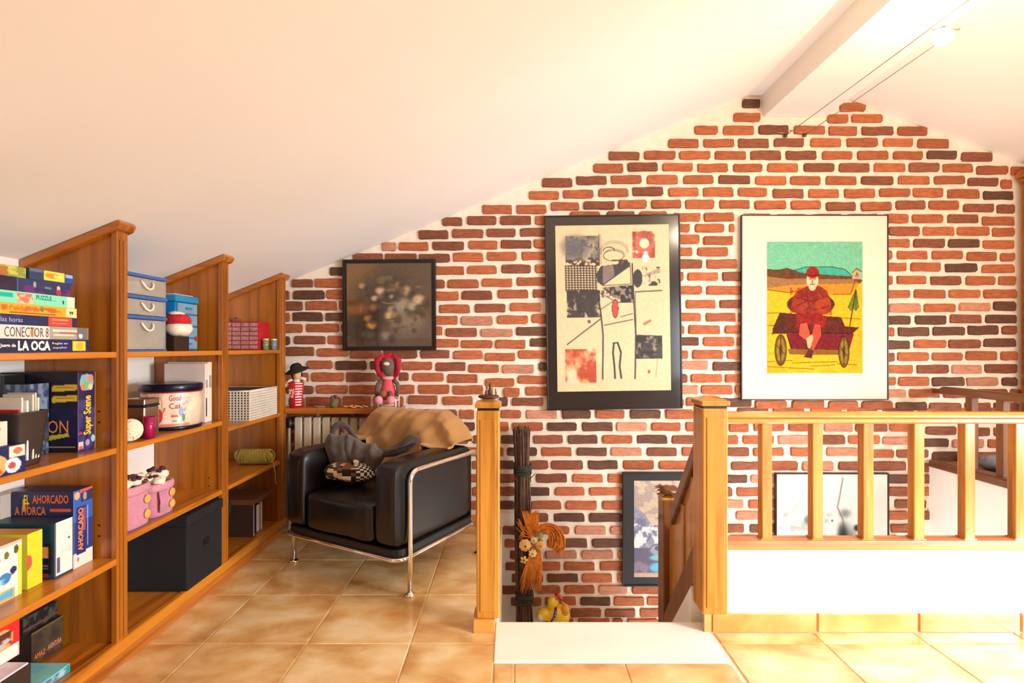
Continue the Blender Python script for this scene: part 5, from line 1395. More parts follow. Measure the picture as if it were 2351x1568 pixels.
c = Cv(40, 90, (240, 226, 214)); c.rect(0, 0, .08, 1, (60, 90, 120)); c.rect(0, .96, 1, 1, (40, 60, 80)); c.rect(.15, .64, .32, .92, (110, 96, 120)); c.rect(.18, .66, .21, .9, (60, 50, 90)); c.ell(.8, .35, .06, .02, (50, 100, 70)); c.patch(.1, .05, .95, .6, (226, 206, 190), 4, 9, .55, 5, 5); c.rect(.1, 0, 1, .02, (220, 240, 246))
d = Cv(40, 90, (14, 58, 72)); d.rect(.30, .35, .98, .9, (16, 24, 40)); d.rect(.55, .42, .92, .62, (230, 160, 90)); d.rect(.45, .58, .8, .68, (226, 176, 140)); d.rect(.4, .74, .9, .77, (120, 110, 130)); d.rect(.4, .80, .9, .82, (110, 100, 120)); d.rect(.35, .9, .9, .96, (170, 40, 50))
carton('game_box', 'dark teal game box with a white side, in front of the hangman game', 'box', -1.755, -1.530, 1.758, 1.831, Z, 0.610, (20, 60, 78), px=c, my=d)
c = Cv(30, 90, (222, 214, 50)); c.patch(0, 0, 1, 1, (236, 206, 50), 3, 7, .5, 4, 2); c.ell(.02, .52, .3, .14, (222, 90, 70)); 
d = Cv(60, 60, (214, 206, 60))
carton('game_box', 'bright yellow-green box between the white patterned game and the teal one', 'box', -1.785, -1.552, 1.684, 1.738, Z, 0.600, (216, 206, 50), px=c, my=d, pz=Cv(4, 4, (220, 160, 60)))
c = Cv(90, 70, (244, 238, 222)); c.patch(.2, .05, .95, .6, (120, 120, 90), 10, 8, .66, 8, 3); c.ell(.80, .60, .07, .10, (60, 130, 190)); c.ell(.9, .5, .04, .06, (40, 50, 100)); c.patch(0, .6, .8, .8, (180, 214, 214), 6, 6, .5, 5, 7); c.rect(.95, .1, 1, 1, (236, 220, 80)); c.poly([(0, .88), (.92, .80), (.92, 1), (0, 1)], (236, 176, 60)); c.poly([(.4, .93), (.9, .82), (.9, .96)], (90, 176, 220)); c.ell(.62, .24, .02, .14, (70, 60, 50)); c.ell(.82, .20, .03, .07, (120, 110, 40)); c.ell(.93, .15, .03, .08, (96, 90, 40)); c.rect(0, 0, 1, .05, (214, 190, 170))
carton('game_box', 'white patterned game box with an orange top, front of the third shelf', 'box', -1.785, -1.547, 1.38, 1.660, Z, 0.597, (238, 226, 200), px=c, pz=Cv(4, 4, (232, 156, 50)))

# ---- first bay, bottom (0.11)
Z = 0.1095
c = Cv(80, 44, (58, 46, 38)); c.patch(0, 0, 1, 1, (76, 64, 50), 6, 4, .5, 5, 3); c.rect(0, 0, 1, .05, (110, 80, 50))
carton('game_box', 'dark brown game box with small orange lettering at the bottom of the first bay', 'box', -1.785, -1.640, 1.795, 1.921, Z, 0.222, (44, 34, 28), px=c,
       texts=[('x', 'AMAZ', .08, .70, .42, .86, ORG, .0), ('x', 'AVENTURA', .50, .66, .94, .82, ink(230, 150, 110), .0)])
c = Cv(80, 20, (24, 22, 36)); c.patch(0, 0, 1, 1, (60, 70, 50), 9, 3, .55, 6, 4); c.rect(0, .7, 1, .8, (96, 60, 40))
carton('game_box', 'nearly black game box lying on the dark brown one', 'box', -1.785, -1.655, 1.780, 1.915, 0.2225, 0.278, (22, 18, 26), px=c)
c = Cv(60, 20, (96, 206, 206)); c.poly([(0, .2), (.9, .2), (.9, .9), (0, .9)], (170, 190, 206)); c.patch(0, .2, .9, .9, (90, 110, 130), 9, 3, .5, 6, 2); c.rect(.91, .1, .99, .95, (20, 150, 160))
pz = Cv(24, 24, (130, 218, 210)); pz.patch(0, 0, 1, 1, (150, 220, 232), 3, 3, .5, 5, 2); pz.rect(.1, .1, .6, .4, (110, 190, 230), .6)
carton('game_box', 'flat turquoise box lying at the front bottom of the bookcase', 'box', -1.64, -1.488, 1.625, 1.770, Z, 0.137, (120, 212, 206), px=c, pz=pz)
c = Cv(60, 40, (50, 34, 32)); c.rect(.1, .22, .80, 1, (244, 232, 216))
t = carton('storage_case', 'black-edged white case with a pale lid at the bottom left of the bookcase', 'box', -1.76, -1.462, 1.33, 1.598, Z, 0.240, (46, 32, 32), px=c)
MB().box(-1.757, -1.466, 1.333, 1.594, 0.2402, 0.2455).build('pale_lid', mat('case_lid', rgb(216, 212, 220), .4), t)
c = Cv(60, 44, (222, 40, 40)); c.patch(0, .1, .7, .7, (240, 90, 50), 5, 4, .5, 4, 2); c.ell(.80, .38, .13, .28, (236, 170, 80)); c.ell(.80, .38, .10, .22, (200, 176, 170)); c.patch(.7, .2, .9, .55, (90, 50, 40), 14, 12, .5, 6, 5); c.poly([(0, .74), (1, .62), (1, 1), (0, 1)], (240, 226, 214)); c.rect(.62, .68, .72, 1, (110, 60, 140))
carton('game_box', 'red game box with a round emblem, standing on the pale-lidded case', 'box', -1.780, -1.532, 1.35, 1.636, 0.2460, 0.358, (206, 44, 40), px=c)

# ---- second bay, top shelf (1.183): clear drawer tower
Z = 1.1835
CLEAR = mat('clear_plastic', rgb(196, 196, 192), 0.12, var=0.02, trans=0.55, alpha=0.55)
DRAWF = mat('drawer_front_plastic', rgb(206, 196, 180), 0.15, var=0.08, trans=0.2, alpha=0.5)
BLUE = mat('blue_plastic', rgb(60, 100, 170), 0.3, var=0.05); WPL = mat('white_plastic', rgb(240, 226, 204), 0.3, var=0.02)
t = thing('drawer_tower', 'clear plastic tower of three drawers with blue edges and white handles, on the top shelf', 'drawer unit', (-1.62, 2.12, Z))
x0, x1, y0, y1 = -1.765, -1.472, 1.996, 2.238
tiers = [(Z + 0.005, 1.312), (1.325, 1.392), (1.405, 1.478)]
MB().box(x0, x1 + .004, y0, y1, Z, Z + 0.006).build('base', BLUE, t)
for i, z in enumerate((1.312, 1.392, 1.478)):
    MB().box(x0, x1 + 0.006, y0 - .0, y1 + 0.003, z, z + 0.013).build('blue_edge', BLUE, t, bevel=0.003)
for (a, b) in tiers:
    d_ = MB(); d_.box(x1 - 0.006, x1, y0 + .006, y1 - .006, a + .003, b - .003)
    d_.box(x0 + .01, x1 - 0.006, y0 + .006, y0 + .009, a + .003, b - .003); d_.box(x0 + .01, x1 - 0.006, y1 - .009, y1 - .006, a + .003, b - .003); d_.box(x0 + .01, x1 - .006, y0 + .009, y1 - .009, a + .003, a + .006)
    dd = d_.build('drawer', DRAWF, t)
    ym = (y0 + y1) / 2 + 0.0; zt = b - 0.014
    MB().tube([(x1 + .003, ym - .032, zt), (x1 + .010, ym - .030, zt - .012), (x1 + .014, ym - .018, zt - .027), (x1 + .014, ym, zt - .032), (x1 + .014, ym + .018, zt - .027), (x1 + .010, ym + .030, zt - .012), (x1 + .003, ym + .032, zt)], 0.0042, 8).build('handle', WPL, dd)
    mb = MB()
    rs = random.Random(int(a * 1000))
    for q in range(5):
        mb.blob((rs.uniform(x0 + .08, x1 - .07), rs.uniform(y0 + .06, y1 - .06), a + .028), (.045, .035, .018), 10, amp=.01, freq=20, seed=q)
    mb.build('contents', mat('tower_contents', rgb(206, 176, 136), .8, var=.3, scale=30), t, kind='stuff')
for (yy, xx) in ((y0, x0), (y0, x1 - .006), (y1 - .006, x0), (y1 - .006, x1 - .006)):
    MB().box(xx, xx + .006, yy, yy + .006, Z + .006, 1.478).build('corner_post', CLEAR, t)

t = thing('drawer_unit', 'bright blue plastic drawer unit behind the knitted pouch, on the top shelf', 'drawer unit', (-1.65, 2.47, Z))
BR = mat('bright_blue_plastic', rgb(20, 120, 190), 0.3, var=.08); BT = mat('teal_blue_plastic', rgb(40, 150, 200), .2, trans=.2)
MB().box(-1.785, -1.528, 2.386, 2.552, Z, 1.408).build('cabinet', BR, t, bevel=.004)
MB().box(-1.787, -1.520, 2.380, 2.556, 1.408, 1.440).build('top', BT, t, bevel=.006)
for i in range(4):
    z = Z + .008 + i * .055
    a = MB().box(-1.528, -1.520, 2.396, 2.542, z, z + .047).build('drawer', mat('pale_blue_drawer', rgb(120, 150, 170), .25, var=.1), t, bevel=.002)
    MB().box(-1.520, -1.512, 2.45, 2.49, z + .02, z + .028).build('pull', BR, a)
MB().box(-1.770, -1.54, 2.40, 2.54, 1.4402, 1.446).build('sticker', mat('sticker_pink', rgb(206, 170, 180), .5), t)
t = carton('dark_box', 'small dark brown box under the red and white knitted pouch', 'box', -1.70, -1.458, 2.272, 2.376, Z, 1.248, (44, 28, 22))
t = thing('knitted_pouch', 'round red and white knitted pouch sitting on the small dark box', 'pouch', (-1.478, 2.335, 1.2485))
KR = mat('red_knit', rgb(186, 30, 36), .95, var=.3, scale=120, bump=.5); KW2 = mat('white_knit', rgb(240, 222, 200), .95, var=.1, scale=90, bump=.6)
MB().blob((-1.478, 2.335, 1.282), (.046, .056, .033), 20, amp=.004, freq=40, e=.8).build('white_cuff', KW2, t)
MB().blob((-1.480, 2.333, 1.318), (.044, .052, .030), 20, amp=.003, freq=40, e=.75).build('red_top', KR, t)
MB().blob((-1.482, 2.325, 1.348), (.030, .036, .010), 16, amp=.003, freq=40).build('white_band', KW2, t)
MB().blob((-1.432, 2.385, 1.238), (.006, .007, .012), 10).build('tassel', KR, t)

# ---- second bay, second shelf (0.83)
Z = 0.8305
t = thing('ring_binder', 'cream ring binder standing against the second upright', 'binder', (-1.6, 2.61, Z))
BW = mat('binder_cream', rgb(232, 212, 192), .5, var=.05)
MB().box(-1.70, -1.500, 2.598, 2.631, Z, 1.127).build('cover', BW, t, bevel=.003)
MB().box(-1.500, -1.4985, 2.606, 2.623, Z + .17, Z + .23).build('spine_label', mat('label_grey', rgb(160, 150, 150), .6), t)
t = thing('ring_binder', 'white ring binder with a black spine mark, in front of the cream binder', 'binder', (-1.6, 2.585, Z))
MB().box(-1.70, -1.498, 2.570, 2.5965, Z, 1.120).build('cover', mat('binder_white', rgb(226, 206, 196), .45, var=.04), t, bevel=.003)
MB().box(-1.498, -1.4965, 2.575, 2.582, Z + .03, Z + .12).build('spine_mark', BLK, t)
MB().box(-1.498, -1.4965, 2.574, 2.588, Z + .17, Z + .21).build('spine_label', mat('label_grey', rgb(160, 150, 150), .6), t)
# round tin
t = thing('cookie_tin', 'round tin with a navy lid and a painted teapot scene, on the second shelf', 'tin', (-1.573, 2.425, Z))
Xc, Yc, Rr = -1.573, 2.432, .122
NAVY = mat('tin_navy', rgb(24, 28, 52), .25, .4, var=.05); 
MB().lathe([(0, .0), (Rr - .004, 0), (Rr, .004), (Rr, .016)], (Xc, Yc, Z), 48).build('base_rim', NAVY, t)
MB().lathe([(Rr - .003, .012), (Rr - .003, .170)], (Xc, Yc, Z), 48).build('body', mat('tin_cream', rgb(240, 214, 184), .3, .1), t)
MB().lathe([(Rr - .003, .166), (Rr + .001, .166), (Rr + .001, .172)], (Xc, Yc, Z), 48).build('red_band', mat('tin_red', rgb(170, 30, 30), .3, .3), t)
MB().lathe([(Rr, .172), (Rr + .004, .174), (Rr + .004, .196), (Rr, .204), (Rr - .01, .205), (0, .203)], (Xc, Yc, Z), 48).build('lid', NAVY, t)
def wrap(cv, a0, a1, z0, z1, r, name, parent):
    h, w = cv.a.shape[:2]
    o = build_print(name, cv, (0, 0, 0), (1, 0, 0), (0, 0, -1), PBG, parent)
    off = worigin(parent); co = []
    for v in o.data.vertices:
        u = v.co.x + off.x; q = -(v.co.z + off.z)
        an = a0 + (a1 - a0) * u
        v.co = Vector((Xc + r * math.cos(an), Yc + r * math.sin(an), z1 + (z0 - z1) * q)) - off
    for p in o.data.polygons: p.use_smooth = True
    return o
c = Cv(150, 60, (240, 214, 186)); c.patch(0, 0, 1, 1, (226, 190, 160), 9, 4, .55, 4, 4)
c.ell(.30, .36, .13, .36, (214, 170, 130)); c.ell(.30, .36, .10, .28, (236, 222, 196)); c.ell(.305, .32, .03, .12, (50, 90, 50)); c.ell(.30, .68, .13, .25, (206, 60, 50)); c.line([(.42, .6), (.47, .45)], .02, (200, 60, 50)); c.ell(.26, .72, .04, .1, (236, 140, 120))
c.ell(.80, .55, .05, .16, (96, 110, 170)); c.ell(.85, .75, .04, .12, (70, 120, 80)); c.patch(.75, .05, .95, .9, (130, 150, 160), 26, 12, .6, 7, 9); c.rect(.60, .66, .74, .72, (200, 70, 70)); c.rect(.62, .82, .72, .86, (80, 130, 80)); c.rect(0, .92, 1, 1, (190, 60, 50), .6)
wrap(c, math.radians(-112), math.radians(-22), Z + .018, Z + .164, Rr - .0022, 'painted_scene', t)
for (body, zz) in (('Good', .130), ('Cat', .095)):
    cm = text_mesh(body, .02); n_ = len(cm.vertices); co = np.zeros(n_ * 3, np.float32); cm.vertices.foreach_get('co', co); co = co.reshape(-1, 3)
    mn, mx = co.min(0), co.max(0); off = worigin(t)
    for v in cm.vertices:
        u = (v.co.x - mn[0]) / (mx[0] - mn[0]); q = (v.co.y - mn[1]) / (mx[1] - mn[1]); an = math.radians(-62 + 22 * u)
        v.co = Vector((Xc + (Rr - .0012) * math.cos(an), Yc + (Rr - .0012) * math.sin(an), Z + zz + .026 * q)) - off
    cm.materials.clear(); cm.materials.append(ink(190, 50, 70)); link(bpy.data.objects.new('lettering', cm), t)
t = thing('canister', 'square steel canister with a black seal line, left of the round tin', 'canister', (-1.56, 2.195, Z))
STEEL = mat('brushed_steel', rgb(206, 190, 172), .22, .95, var=.1)
MB().box(-1.60, -1.502, 2.150, 2.243, Z, .955).build('body', STEEL, t, bevel=.008, seg=3)
MB().box(-1.601, -1.501, 2.149, 2.244, .955, .960).build('seal', BLK, t)
MB().box(-1.601, -1.501, 2.149, 2.244, .960, .987).build('lid', STEEL, t, bevel=.006, seg=3)
t = thing('glass', 'small magenta glass in front of the steel canister', 'glass', (-1.472, 2.135, Z))
MB().lathe([(0, .002), (.019, 0), (.0235, .088), (.0215, .088), (.0175, .006), (0, .006)], (-1.472, 2.135, Z), 24).build('cup', mat('magenta_glass', rgb(190, 20, 90), .1, trans=.35, var=.02), t)
t = thing('yarn_ball', 'ball of white yarn beside the magenta glass', 'yarn', (-1.497, 2.06, Z))
mb = MB(); mb.blob((-1.497, 2.06, Z + .044), (.042, .042, .040), 18)
rs = random.Random(9)
YW = mat('white_yarn', rgb(240, 228, 196), .95, var=.12, scale=60, bump=.4)
for i in range(26):
    ax = Vector((rs.gauss(0, 1), rs.gauss(0, 1), rs.gauss(0, 1))).normalized(); a = ax.orthogonal().normalized(); b = ax.cross(a)
    mb.tube([Vector((-1.497, 2.06, Z + .045)) + (a * math.cos(q) + b * math.sin(q)) * .0425 + ax * rs.uniform(-.004, .004) for q in np.linspace(0, 6.283, 19)[:-1]], .0026, 5, closed=True)
mb.build('strands', YW, t, kind='stuff')

# ---- second bay, third shelf (0.487): pink crocheted baskets
Z = 0.4875
PINK = mat('pink_crochet', rgb(206, 130, 150), .95, var=.14, scale=160, bump=.7, sheen=.3); PINKR = mat('pink_crochet_rim', rgb(216, 146, 160), .95, var=.14, scale=160, bump=.7)
BTN = mat('wood_button', rgb(226, 164, 84), .5, var=.2, scale=70); CRM = mat('cream_fluff', rgb(244, 226, 200), .95, var=.08, scale=60, bump=.5); CHO = mat('brown_fluff', rgb(76, 36, 44), .9, var=.3, scale=80, bump=.5)
def basket(label, cx, cy, hx_, hy_, h, seed, tassel=False):
    t = thing('crochet_basket', label, 'basket', (cx, cy, Z), group='pink crocheted baskets')
    def rc(an):
        c_, s_ = math.cos(an), math.sin(an); e = 3.6
        return (abs(c_) ** e + abs(s_) ** e) ** (-1 / e) * (1 + .012 * math.cos(an * 46))
    ab = [(0, .003), (.97, 0), (1.0, .01)] + [(1.0 + .004 * (i % 2), .01 + (h - .03) * i / 12) for i in range(1, 13)] + [(1.0, h - .02)]
    MB().lathe([(r * hx_, z) for r, z in ab], (cx, cy, Z), 92, sy=hy_ / hx_, fn=rc).build('body', PINK, t)
    MB().lathe([(hx_ * 1.0, h - .035), (hx_ * 1.07, h - .03), (hx_ * 1.09, h - .012), (hx_ * 1.05, h), (hx_ * .92, h), (hx_ * .9, h - .02), (0, h - .02)], (cx, cy, Z), 92, sy=hy_ / hx_, fn=rc).build('rim', PINKR, t)
    for zz in (h * .62, h * .26):
        b_ = MB(); M = Matrix.Translation((cx + hx_ + .003, cy + hy_ * .45, Z + zz)) @ Matrix.Rotation(math.pi / 2, 4, 'Y')
        b_.lathe([(.017, 0), (.018, .003), (.016, .006), (.008, .0045), (0, .0045)], (0, 0, 0), 18, M=M); b_.build('button', BTN, t)
    rs = random.Random(seed); mb = MB(); md = MB()
    for i in range(20):
        a = rs.uniform(0, 6.28); r = rs.uniform(0, .85)
        x, y = cx + math.cos(a) * r * hx_, cy + math.sin(a) * r * hy_
        rr = rs.uniform(.018, .030)
        mb.blob((x, y, Z + h + rs.uniform(0, .022)), (rr, rr, rr * .8), 10, amp=.012, freq=50, seed=i)
    for i in range(16):
        a = rs.uniform(0, 6.28); r = rs.uniform(0, .95)
        md.blob((cx + math.cos(a) * r * hx_, cy + math.sin(a) * r * hy_, Z + h + rs.uniform(.015, .05)), (.011, .011, .008), 8, amp=.006, freq=80, seed=i)
    mb.build('cream_filling', CRM, t, merge=False, kind='stuff'); md.build('brown_filling', CHO, t, merge=False, kind='stuff')
    if tassel:
        for i in range(7):
            y = cy - hy_ * .75 + i * .007
            MB().tube([(cx + hx_ + .006, y, Z + h - .03), (cx + hx_ + .012, y, Z + h * .5), (cx + hx_ + .008, y + .002, Z + .02)], .0035, 6).build('tassel_strand', PINK, t)
basket('larger pink crocheted basket heaped with cream and brown fluff, beside the first upright', -1.552, 2.085, .078, .078, .165, 3)
basket('smaller pink crocheted basket with cream and brown fluff, right of the larger one', -1.548, 2.252, .068, .070, .138, 5, True)

# ---- second bay, bottom: black box
t = thing('storage_box', 'large black fabric storage box filling the bottom of the second bay', 'storage box', (-1.615, 2.485, .1095))
BF = mat('black_fabric', rgb(12, 9, 9), .9, var=.1, scale=80, bump=.1)
MB().box(-1.785, -1.448, 2.342, 2.628, .1095, .400).build('body', BF, t, bevel=.006)
MB().box(-1.788, -1.443, 2.338, 2.631, .400, .446).build('lid', mat('black_fabric_lid', rgb(15, 11, 11), .85, var=.1, scale=80), t, bevel=.005)
MB().box(-1.446, -1.4435, 2.47, 2.51, .27, .30).build('label_holder', mat('holder_dark', rgb(24, 20, 20), .4), t)

# ---- third bay
Z = 1.1835
t = thing('parts_cabinet', 'red cabinet of many tiny clear drawers on the top shelf of the third bay', 'drawer unit', (-1.61, 3.2, Z))
CR = mat('cabinet_red', rgb(176, 24, 36), .35, var=.1)
MB().box(-1.722, -1.508, 3.135, 3.275, Z, 1.352).build('case', CR, t, bevel=.003)
DR = mat('tiny_drawer_clear', rgb(180, 130, 126), .2, var=.3, scale=60)
for r_ in range(6):
    for c_ in range(4):
        xx = -1.716 + c_ * .0515; zz = Z + .006 + r_ * .0268
        MB().box(xx, xx + .046, 3.130, 3.136, zz, zz + .0215).build('drawer', DR, t)
t = thing('small_basket', 'tiny brown basket with odds and ends on top of the red cabinet', 'basket', (-1.68, 3.19, 1.3525))
MB().lathe([(0, .001), (.028, 0), (.036, .02), (.033, .02), (.026, .004), (0, .004)], (-1.675, 3.19, 1.3525), 20).build('bowl', mat('brown_wicker', rgb(130, 76, 40), .8, var=.3, scale=90), t)
mb = MB(); mb.blob((-1.675, 3.19, 1.3665), (.024, .024, .012), 12, amp=.008, freq=50); mb.build('contents', CHO, t)
for (x, y, lab, c1) in ((-1.485, 3.17, 'green and cream patterned tin right of the red cabinet', (120, 130, 84)), (-1.470, 3.245, 'blue and grey patterned tin at the end of the top shelf', (110, 124, 140))):
    t = thing('small_tin', lab, 'tin', (x, y, Z))
    MB().lathe([(0, 0), (.018, 0), (.0185, .058), (0, .058)], (x, y, Z), 20).build('body', mat('tin_%d' % c1[0], rgb(*c1), .35, var=.4, scale=70), t)
    MB().lathe([(.0195, .055), (.0195, .066), (.017, .069), (0, .069)], (x, y, Z), 20).build('lid', mat('tin_lid', rgb(200, 186, 150), .3, .3), t)

Z = .7905
t = thing('wire_basket', 'black and white woven lattice basket on the second shelf of the third bay', 'basket', (-1.61, 3.09, Z))
BK = mat('lattice_dark', rgb(70, 56, 48), .7, var=.2); LW = mat('lattice_white', rgb(230, 218, 200), .6, var=.06)
x0, x1, y0, y1, z1 = -1.760, -1.459, 2.925, 3.262, .955
mb = MB(); mb.box(x0 + .004, x1 - .004, y0 + .004, y1 - .004, Z + .002, z1 - .004); mb.build('lining', BK, t)
mb = MB()
nx, ny, nz = 17, 19, 11
for i in range(nx + 1):
    x = x0 + (x1 - x0) * i / nx; mb.box(x - .0035, x + .0035, y0 - .001, y0 + .004, Z, z1)
for i in range(ny + 1):
    y = y0 + (y1 - y0) * i / ny; mb.box(x1 - .004, x1 + .001, y - .0032, y + .0032, Z, z1)
for k in range(nz + 1):
    z = Z + .003 + (z1 - Z - .006) * k / nz
    mb.box(x0, x1, y0 - .002, y0 + .003, z - .0026, z + .0026); mb.box(x1 - .003, x1 + .002, y0, y1, z - .0040, z + .0040)
mb.build('lattice', LW, t, kind='stuff')
mb = MB(); mb.tube([(x0, y0, z1), (x1, y0, z1), (x1, y1, z1), (x0, y1, z1)], .005, 8, closed=True); mb.build('rim', LW, t)

Z = .4905
t = thing('yarn_skein', 'yellow-green skein of yarn with a strand hanging off the shelf', 'yarn', (-1.565, 3.19, Z))
YG = mat('yellow_green_yarn', rgb(190, 174, 84), .95, var=.2, scale=90, bump=.6)
mb = MB()
rs = random.Random(4)
mb.blob((-1.56, 3.19, Z + .046), (.108, .044, .042), 20, e=.8)
for i in range(34):
    x = -1.657 + i * .0059 + rs.uniform(-.002, .002); r = .044 * (1 if .06 < (i / 34) < .94 else .86)
    mb.tube([(x + .006 * math.sin(q * 2 + i), 3.19 + r * math.cos(q), Z + .047 + r * math.sin(q) * .98) for q in np.linspace(0, 6.283, 15)[:-1]], .0036, 5, closed=True)
mb.build('windings', YG, t, kind='stuff')
mb = MB().tube([(-1.47, 3.17, Z + .075), (-1.452, 3.17, Z + .050), (-1.440, 3.18, Z - .0), (-1.435, 3.19, Z - .06), (-1.437, 3.195, Z - .11), (-1.432, 3.20, Z - .125)], .003, 6)
mb.build('loose_strand', YG, t)
t = carton('small_box', 'small plain brown box in front of the yellow-green yarn', 'box', -1.70, -1.600, 2.86, 2.96, Z, .545, (150, 90, 44))

Z = .1095
GB = 'books standing at the bottom of the third bay'
for (nm, lab, ya, yb, h, col, xb) in [('book', 'thin white-edged book at the front of the bottom row', 3.02, 3.032, .185, (62, 42, 30), -1.485), ('book', 'dark navy book in the middle of the bottom row', 3.085, 3.125, .165, (44, 36, 66), -1.50), ('book', 'grey-white book at the back of the bottom row', 3.14, 3.16, .17, (150, 140, 130), -1.50)]:
    t = thing(nm, lab, 'book', (-1.58, (ya + yb) / 2, Z))
    MB().box(-1.66, xb, ya, yb, Z, Z + h).build('cover', mat('book_%d' % col[0], rgb(*col), .5, var=.1), t, bevel=.0015)
    MB().box(-1.658, xb + .0006, ya + .003, yb - .003, Z + .004, Z + h - .003).build('pages', BW, t)
t = carton('flat_box', 'flat brown box lying across the standing books', 'box', -1.70, -1.478, 3.01, 3.24, .2955, .325, (116, 70, 44))
t = thing('dark_bundle', 'dark blue and black cloth bundle at the bottom of the third bay', 'bundle', (-1.68, 2.92, Z))
mb = MB(); mb.blob((-1.66, 2.93, Z + .15), (.09, .07, .12), 18, amp=.03, freq=12); mb.blob((-1.66, 2.93, Z + .06), (.08, .06, .058), 16, amp=.008, freq=14); mb.build('cloth', mat('bundle_cloth', rgb(34, 34, 46), .9, var=.3, scale=30), t, merge=False, remesh=.01)

# ================================================================== things on the wall shelf
Z = .8115
t = thing('puppet', 'puppet with a wide black hat sitting in a red and white striped cup', 'puppet', (PX(680, 3.38), 3.38, Z))
px_, py_ = PX(680, 3.38), 3.38
RC = mat('cup_red', rgb(206, 36, 50), .35, var=.1); 
cup = MB().lathe([(0, .001), (.036, 0), (.047, .165), (.044, .165), (.034, .006), (0, .006)], (px_, py_, Z), 32).build('cup', RC, t)
for i in range(9):
    a = math.radians(-90 - 10 + 10 * 0) ; z = .018 + i * .017
    r_ = .0362 + .011 * z / .165
    MB().grid(lambda u, v, z=z, r_=r_: (px_ + (r_ + .0008) * math.cos(math.radians(-75 + 60 * u)), py_ + (r_ + .0008) * math.sin(math.radians(-75 + 60 * u)), Z + z + .0065 * v), 8, 1).build('white_stripe', ink(246, 226, 220), cup)
lettering('POP', (px_ - .026, py_ - .0455, Z + .125), (.032, 0, 0), (0, 0, -.06), ink(246, 200, 190), cup, .02)
SKN = mat('puppet_skin', rgb(222, 170, 120), .7, var=.08); HAT = mat('puppet_hat', rgb(20, 16, 20), .85, var=.2); HR = mat('puppet_hair', rgb(34, 18, 18), .9, var=.3)
MB().blob((px_ + .010, py_ - .012, Z + .215), (.026, .024, .036), 18).build('head', SKN, t)
MB().blob((px_ + .012, py_ - .036, Z + .212), (.005, .008, .006), 10).build('nose', SKN, t)
for dx in (-.009, .009): MB().blob((px_ + .011 + dx, py_ - .034, Z + .225), (.0035, .003, .0035), 8).build('eye', BLK, t)
MB().blob((px_ + .002, py_ + .004, Z + .212), (.036, .026, .042), 16, amp=.008, freq=50).build('hair', HR, t, merge=False)
M = Matrix.Translation((px_ + .003, py_, Z + .246)) @ Matrix.Rotation(math.radians(-12), 4, 'Y') @ Matrix.Rotation(math.radians(14), 4, 'X')
MB().lathe([(.036, .0), (.070, -.012), (.074, -.008), (.038, .010), (.034, .026), (.022, .038), (0, .040)], (0, 0, 0), 28, M=M).build('hat', HAT, t)
MB().blob((px_ + .006, py_ - .006, Z + .172), (.022, .018, .026), 14).build('torso', mat('puppet_shirt', rgb(230, 214, 196), .8), t)
for s_, e_ in ((-1, (-.058, -.02, .150)), (1, (.062, -.012, .185))):
    MB().tube([(px_ + .012 * s_, py_, Z + .178), (px_ + .036 * s_, py_ - .008, Z + .186 - (.01 if s_ < 0 else -.004)), (px_ + e_[0], py_ + e_[1], Z + e_[2])], [.011, .010, .008], 8).build('arm', MATS['puppet_shirt'], t)
    h_ = MB(); q = Vector((px_ + e_[0], py_ + e_[1], Z + e_[2])); h_.blob(tuple(q), (.009, .007, .010), 10)
    for f_ in range(4): h_.tube([q + Vector(((f_ - 1.5) * .004, -.003, -.004)), q + Vector(((f_ - 1.5) * .006, -.006, -.017))], [.0026, .0018], 5)
    h_.build('hand', mat('puppet_glove', rgb(236, 216, 190), .8), t, merge=False)

t = thing('toy_house', 'tiny brown and green trinket near the middle of the wall shelf', 'trinket', (PX(768, 3.4), 3.4, Z))
x, y = PX(768, 3.40), 3.40
MB().lathe([(0, 0), (.024, 0), (.026, .05), (.020, .055), (0, .056)], (x, y, Z), 14, fn=lambda a: 1 + .08 * math.cos(5 * a)).build('trunk', mat('trinket_brown', rgb(124, 92, 66), .8, var=.3, scale=60), t)
for (dx, dz, r_) in ((-.012, .062, .016), (.012, .068, .014), (.002, .072, .012)): MB().blob((x + dx, y, Z + dz), (r_, r_, r_ * .8), 10, amp=.006, freq=60).build('cap', mat('trinket_cap', rgb(110, 84, 70), .85, var=.3), t)
MB().blob((x - .006, y - .024, Z + .022), (.014, .008, .018), 10, amp=.004, freq=60).build('leaf', mat('trinket_green', rgb(70, 110, 50), .8, var=.3), t)
t = thing('dried_slices', 'yellow and orange dried slices lying on the wall shelf', 'ornament', (PX(818, 3.38), 3.38, Z))
rs = random.Random(6)
for i in range(6):
    xx = PX(796 + i * 9, 3.38); M = Matrix.Translation((xx, 3.36 + rs.uniform(-.01, .02), Z + .008 + .004 * (i % 2))) @ Matrix.Rotation(rs.uniform(-.4, .4), 4, 'Y')
    MB().lathe([(0, -.003), (.020, -.003), (.022, 0), (.020, .003), (0, .003)], (0, 0, 0), 14, M=M).build('slice', mat('slice_%d' % (i % 3), [rgb(226, 160, 70), rgb(206, 180, 90), rgb(216, 130, 80)][i % 3], .6, var=.2, scale=80), t)
t = thing('small_dish', 'flat grey dish beside the striped cup on the wall shelf', 'dish', (PX(735, 3.42), 3.42, Z))
MB().lathe([(0, 0), (.03, 0), (.036, .007), (.033, .007), (.028, .002), (0, .002)], (PX(735, 3.42), 3.42, Z), 22, sx=1.3).build('plate', mat('grey_ceramic', rgb(150, 130, 120), .35), t)

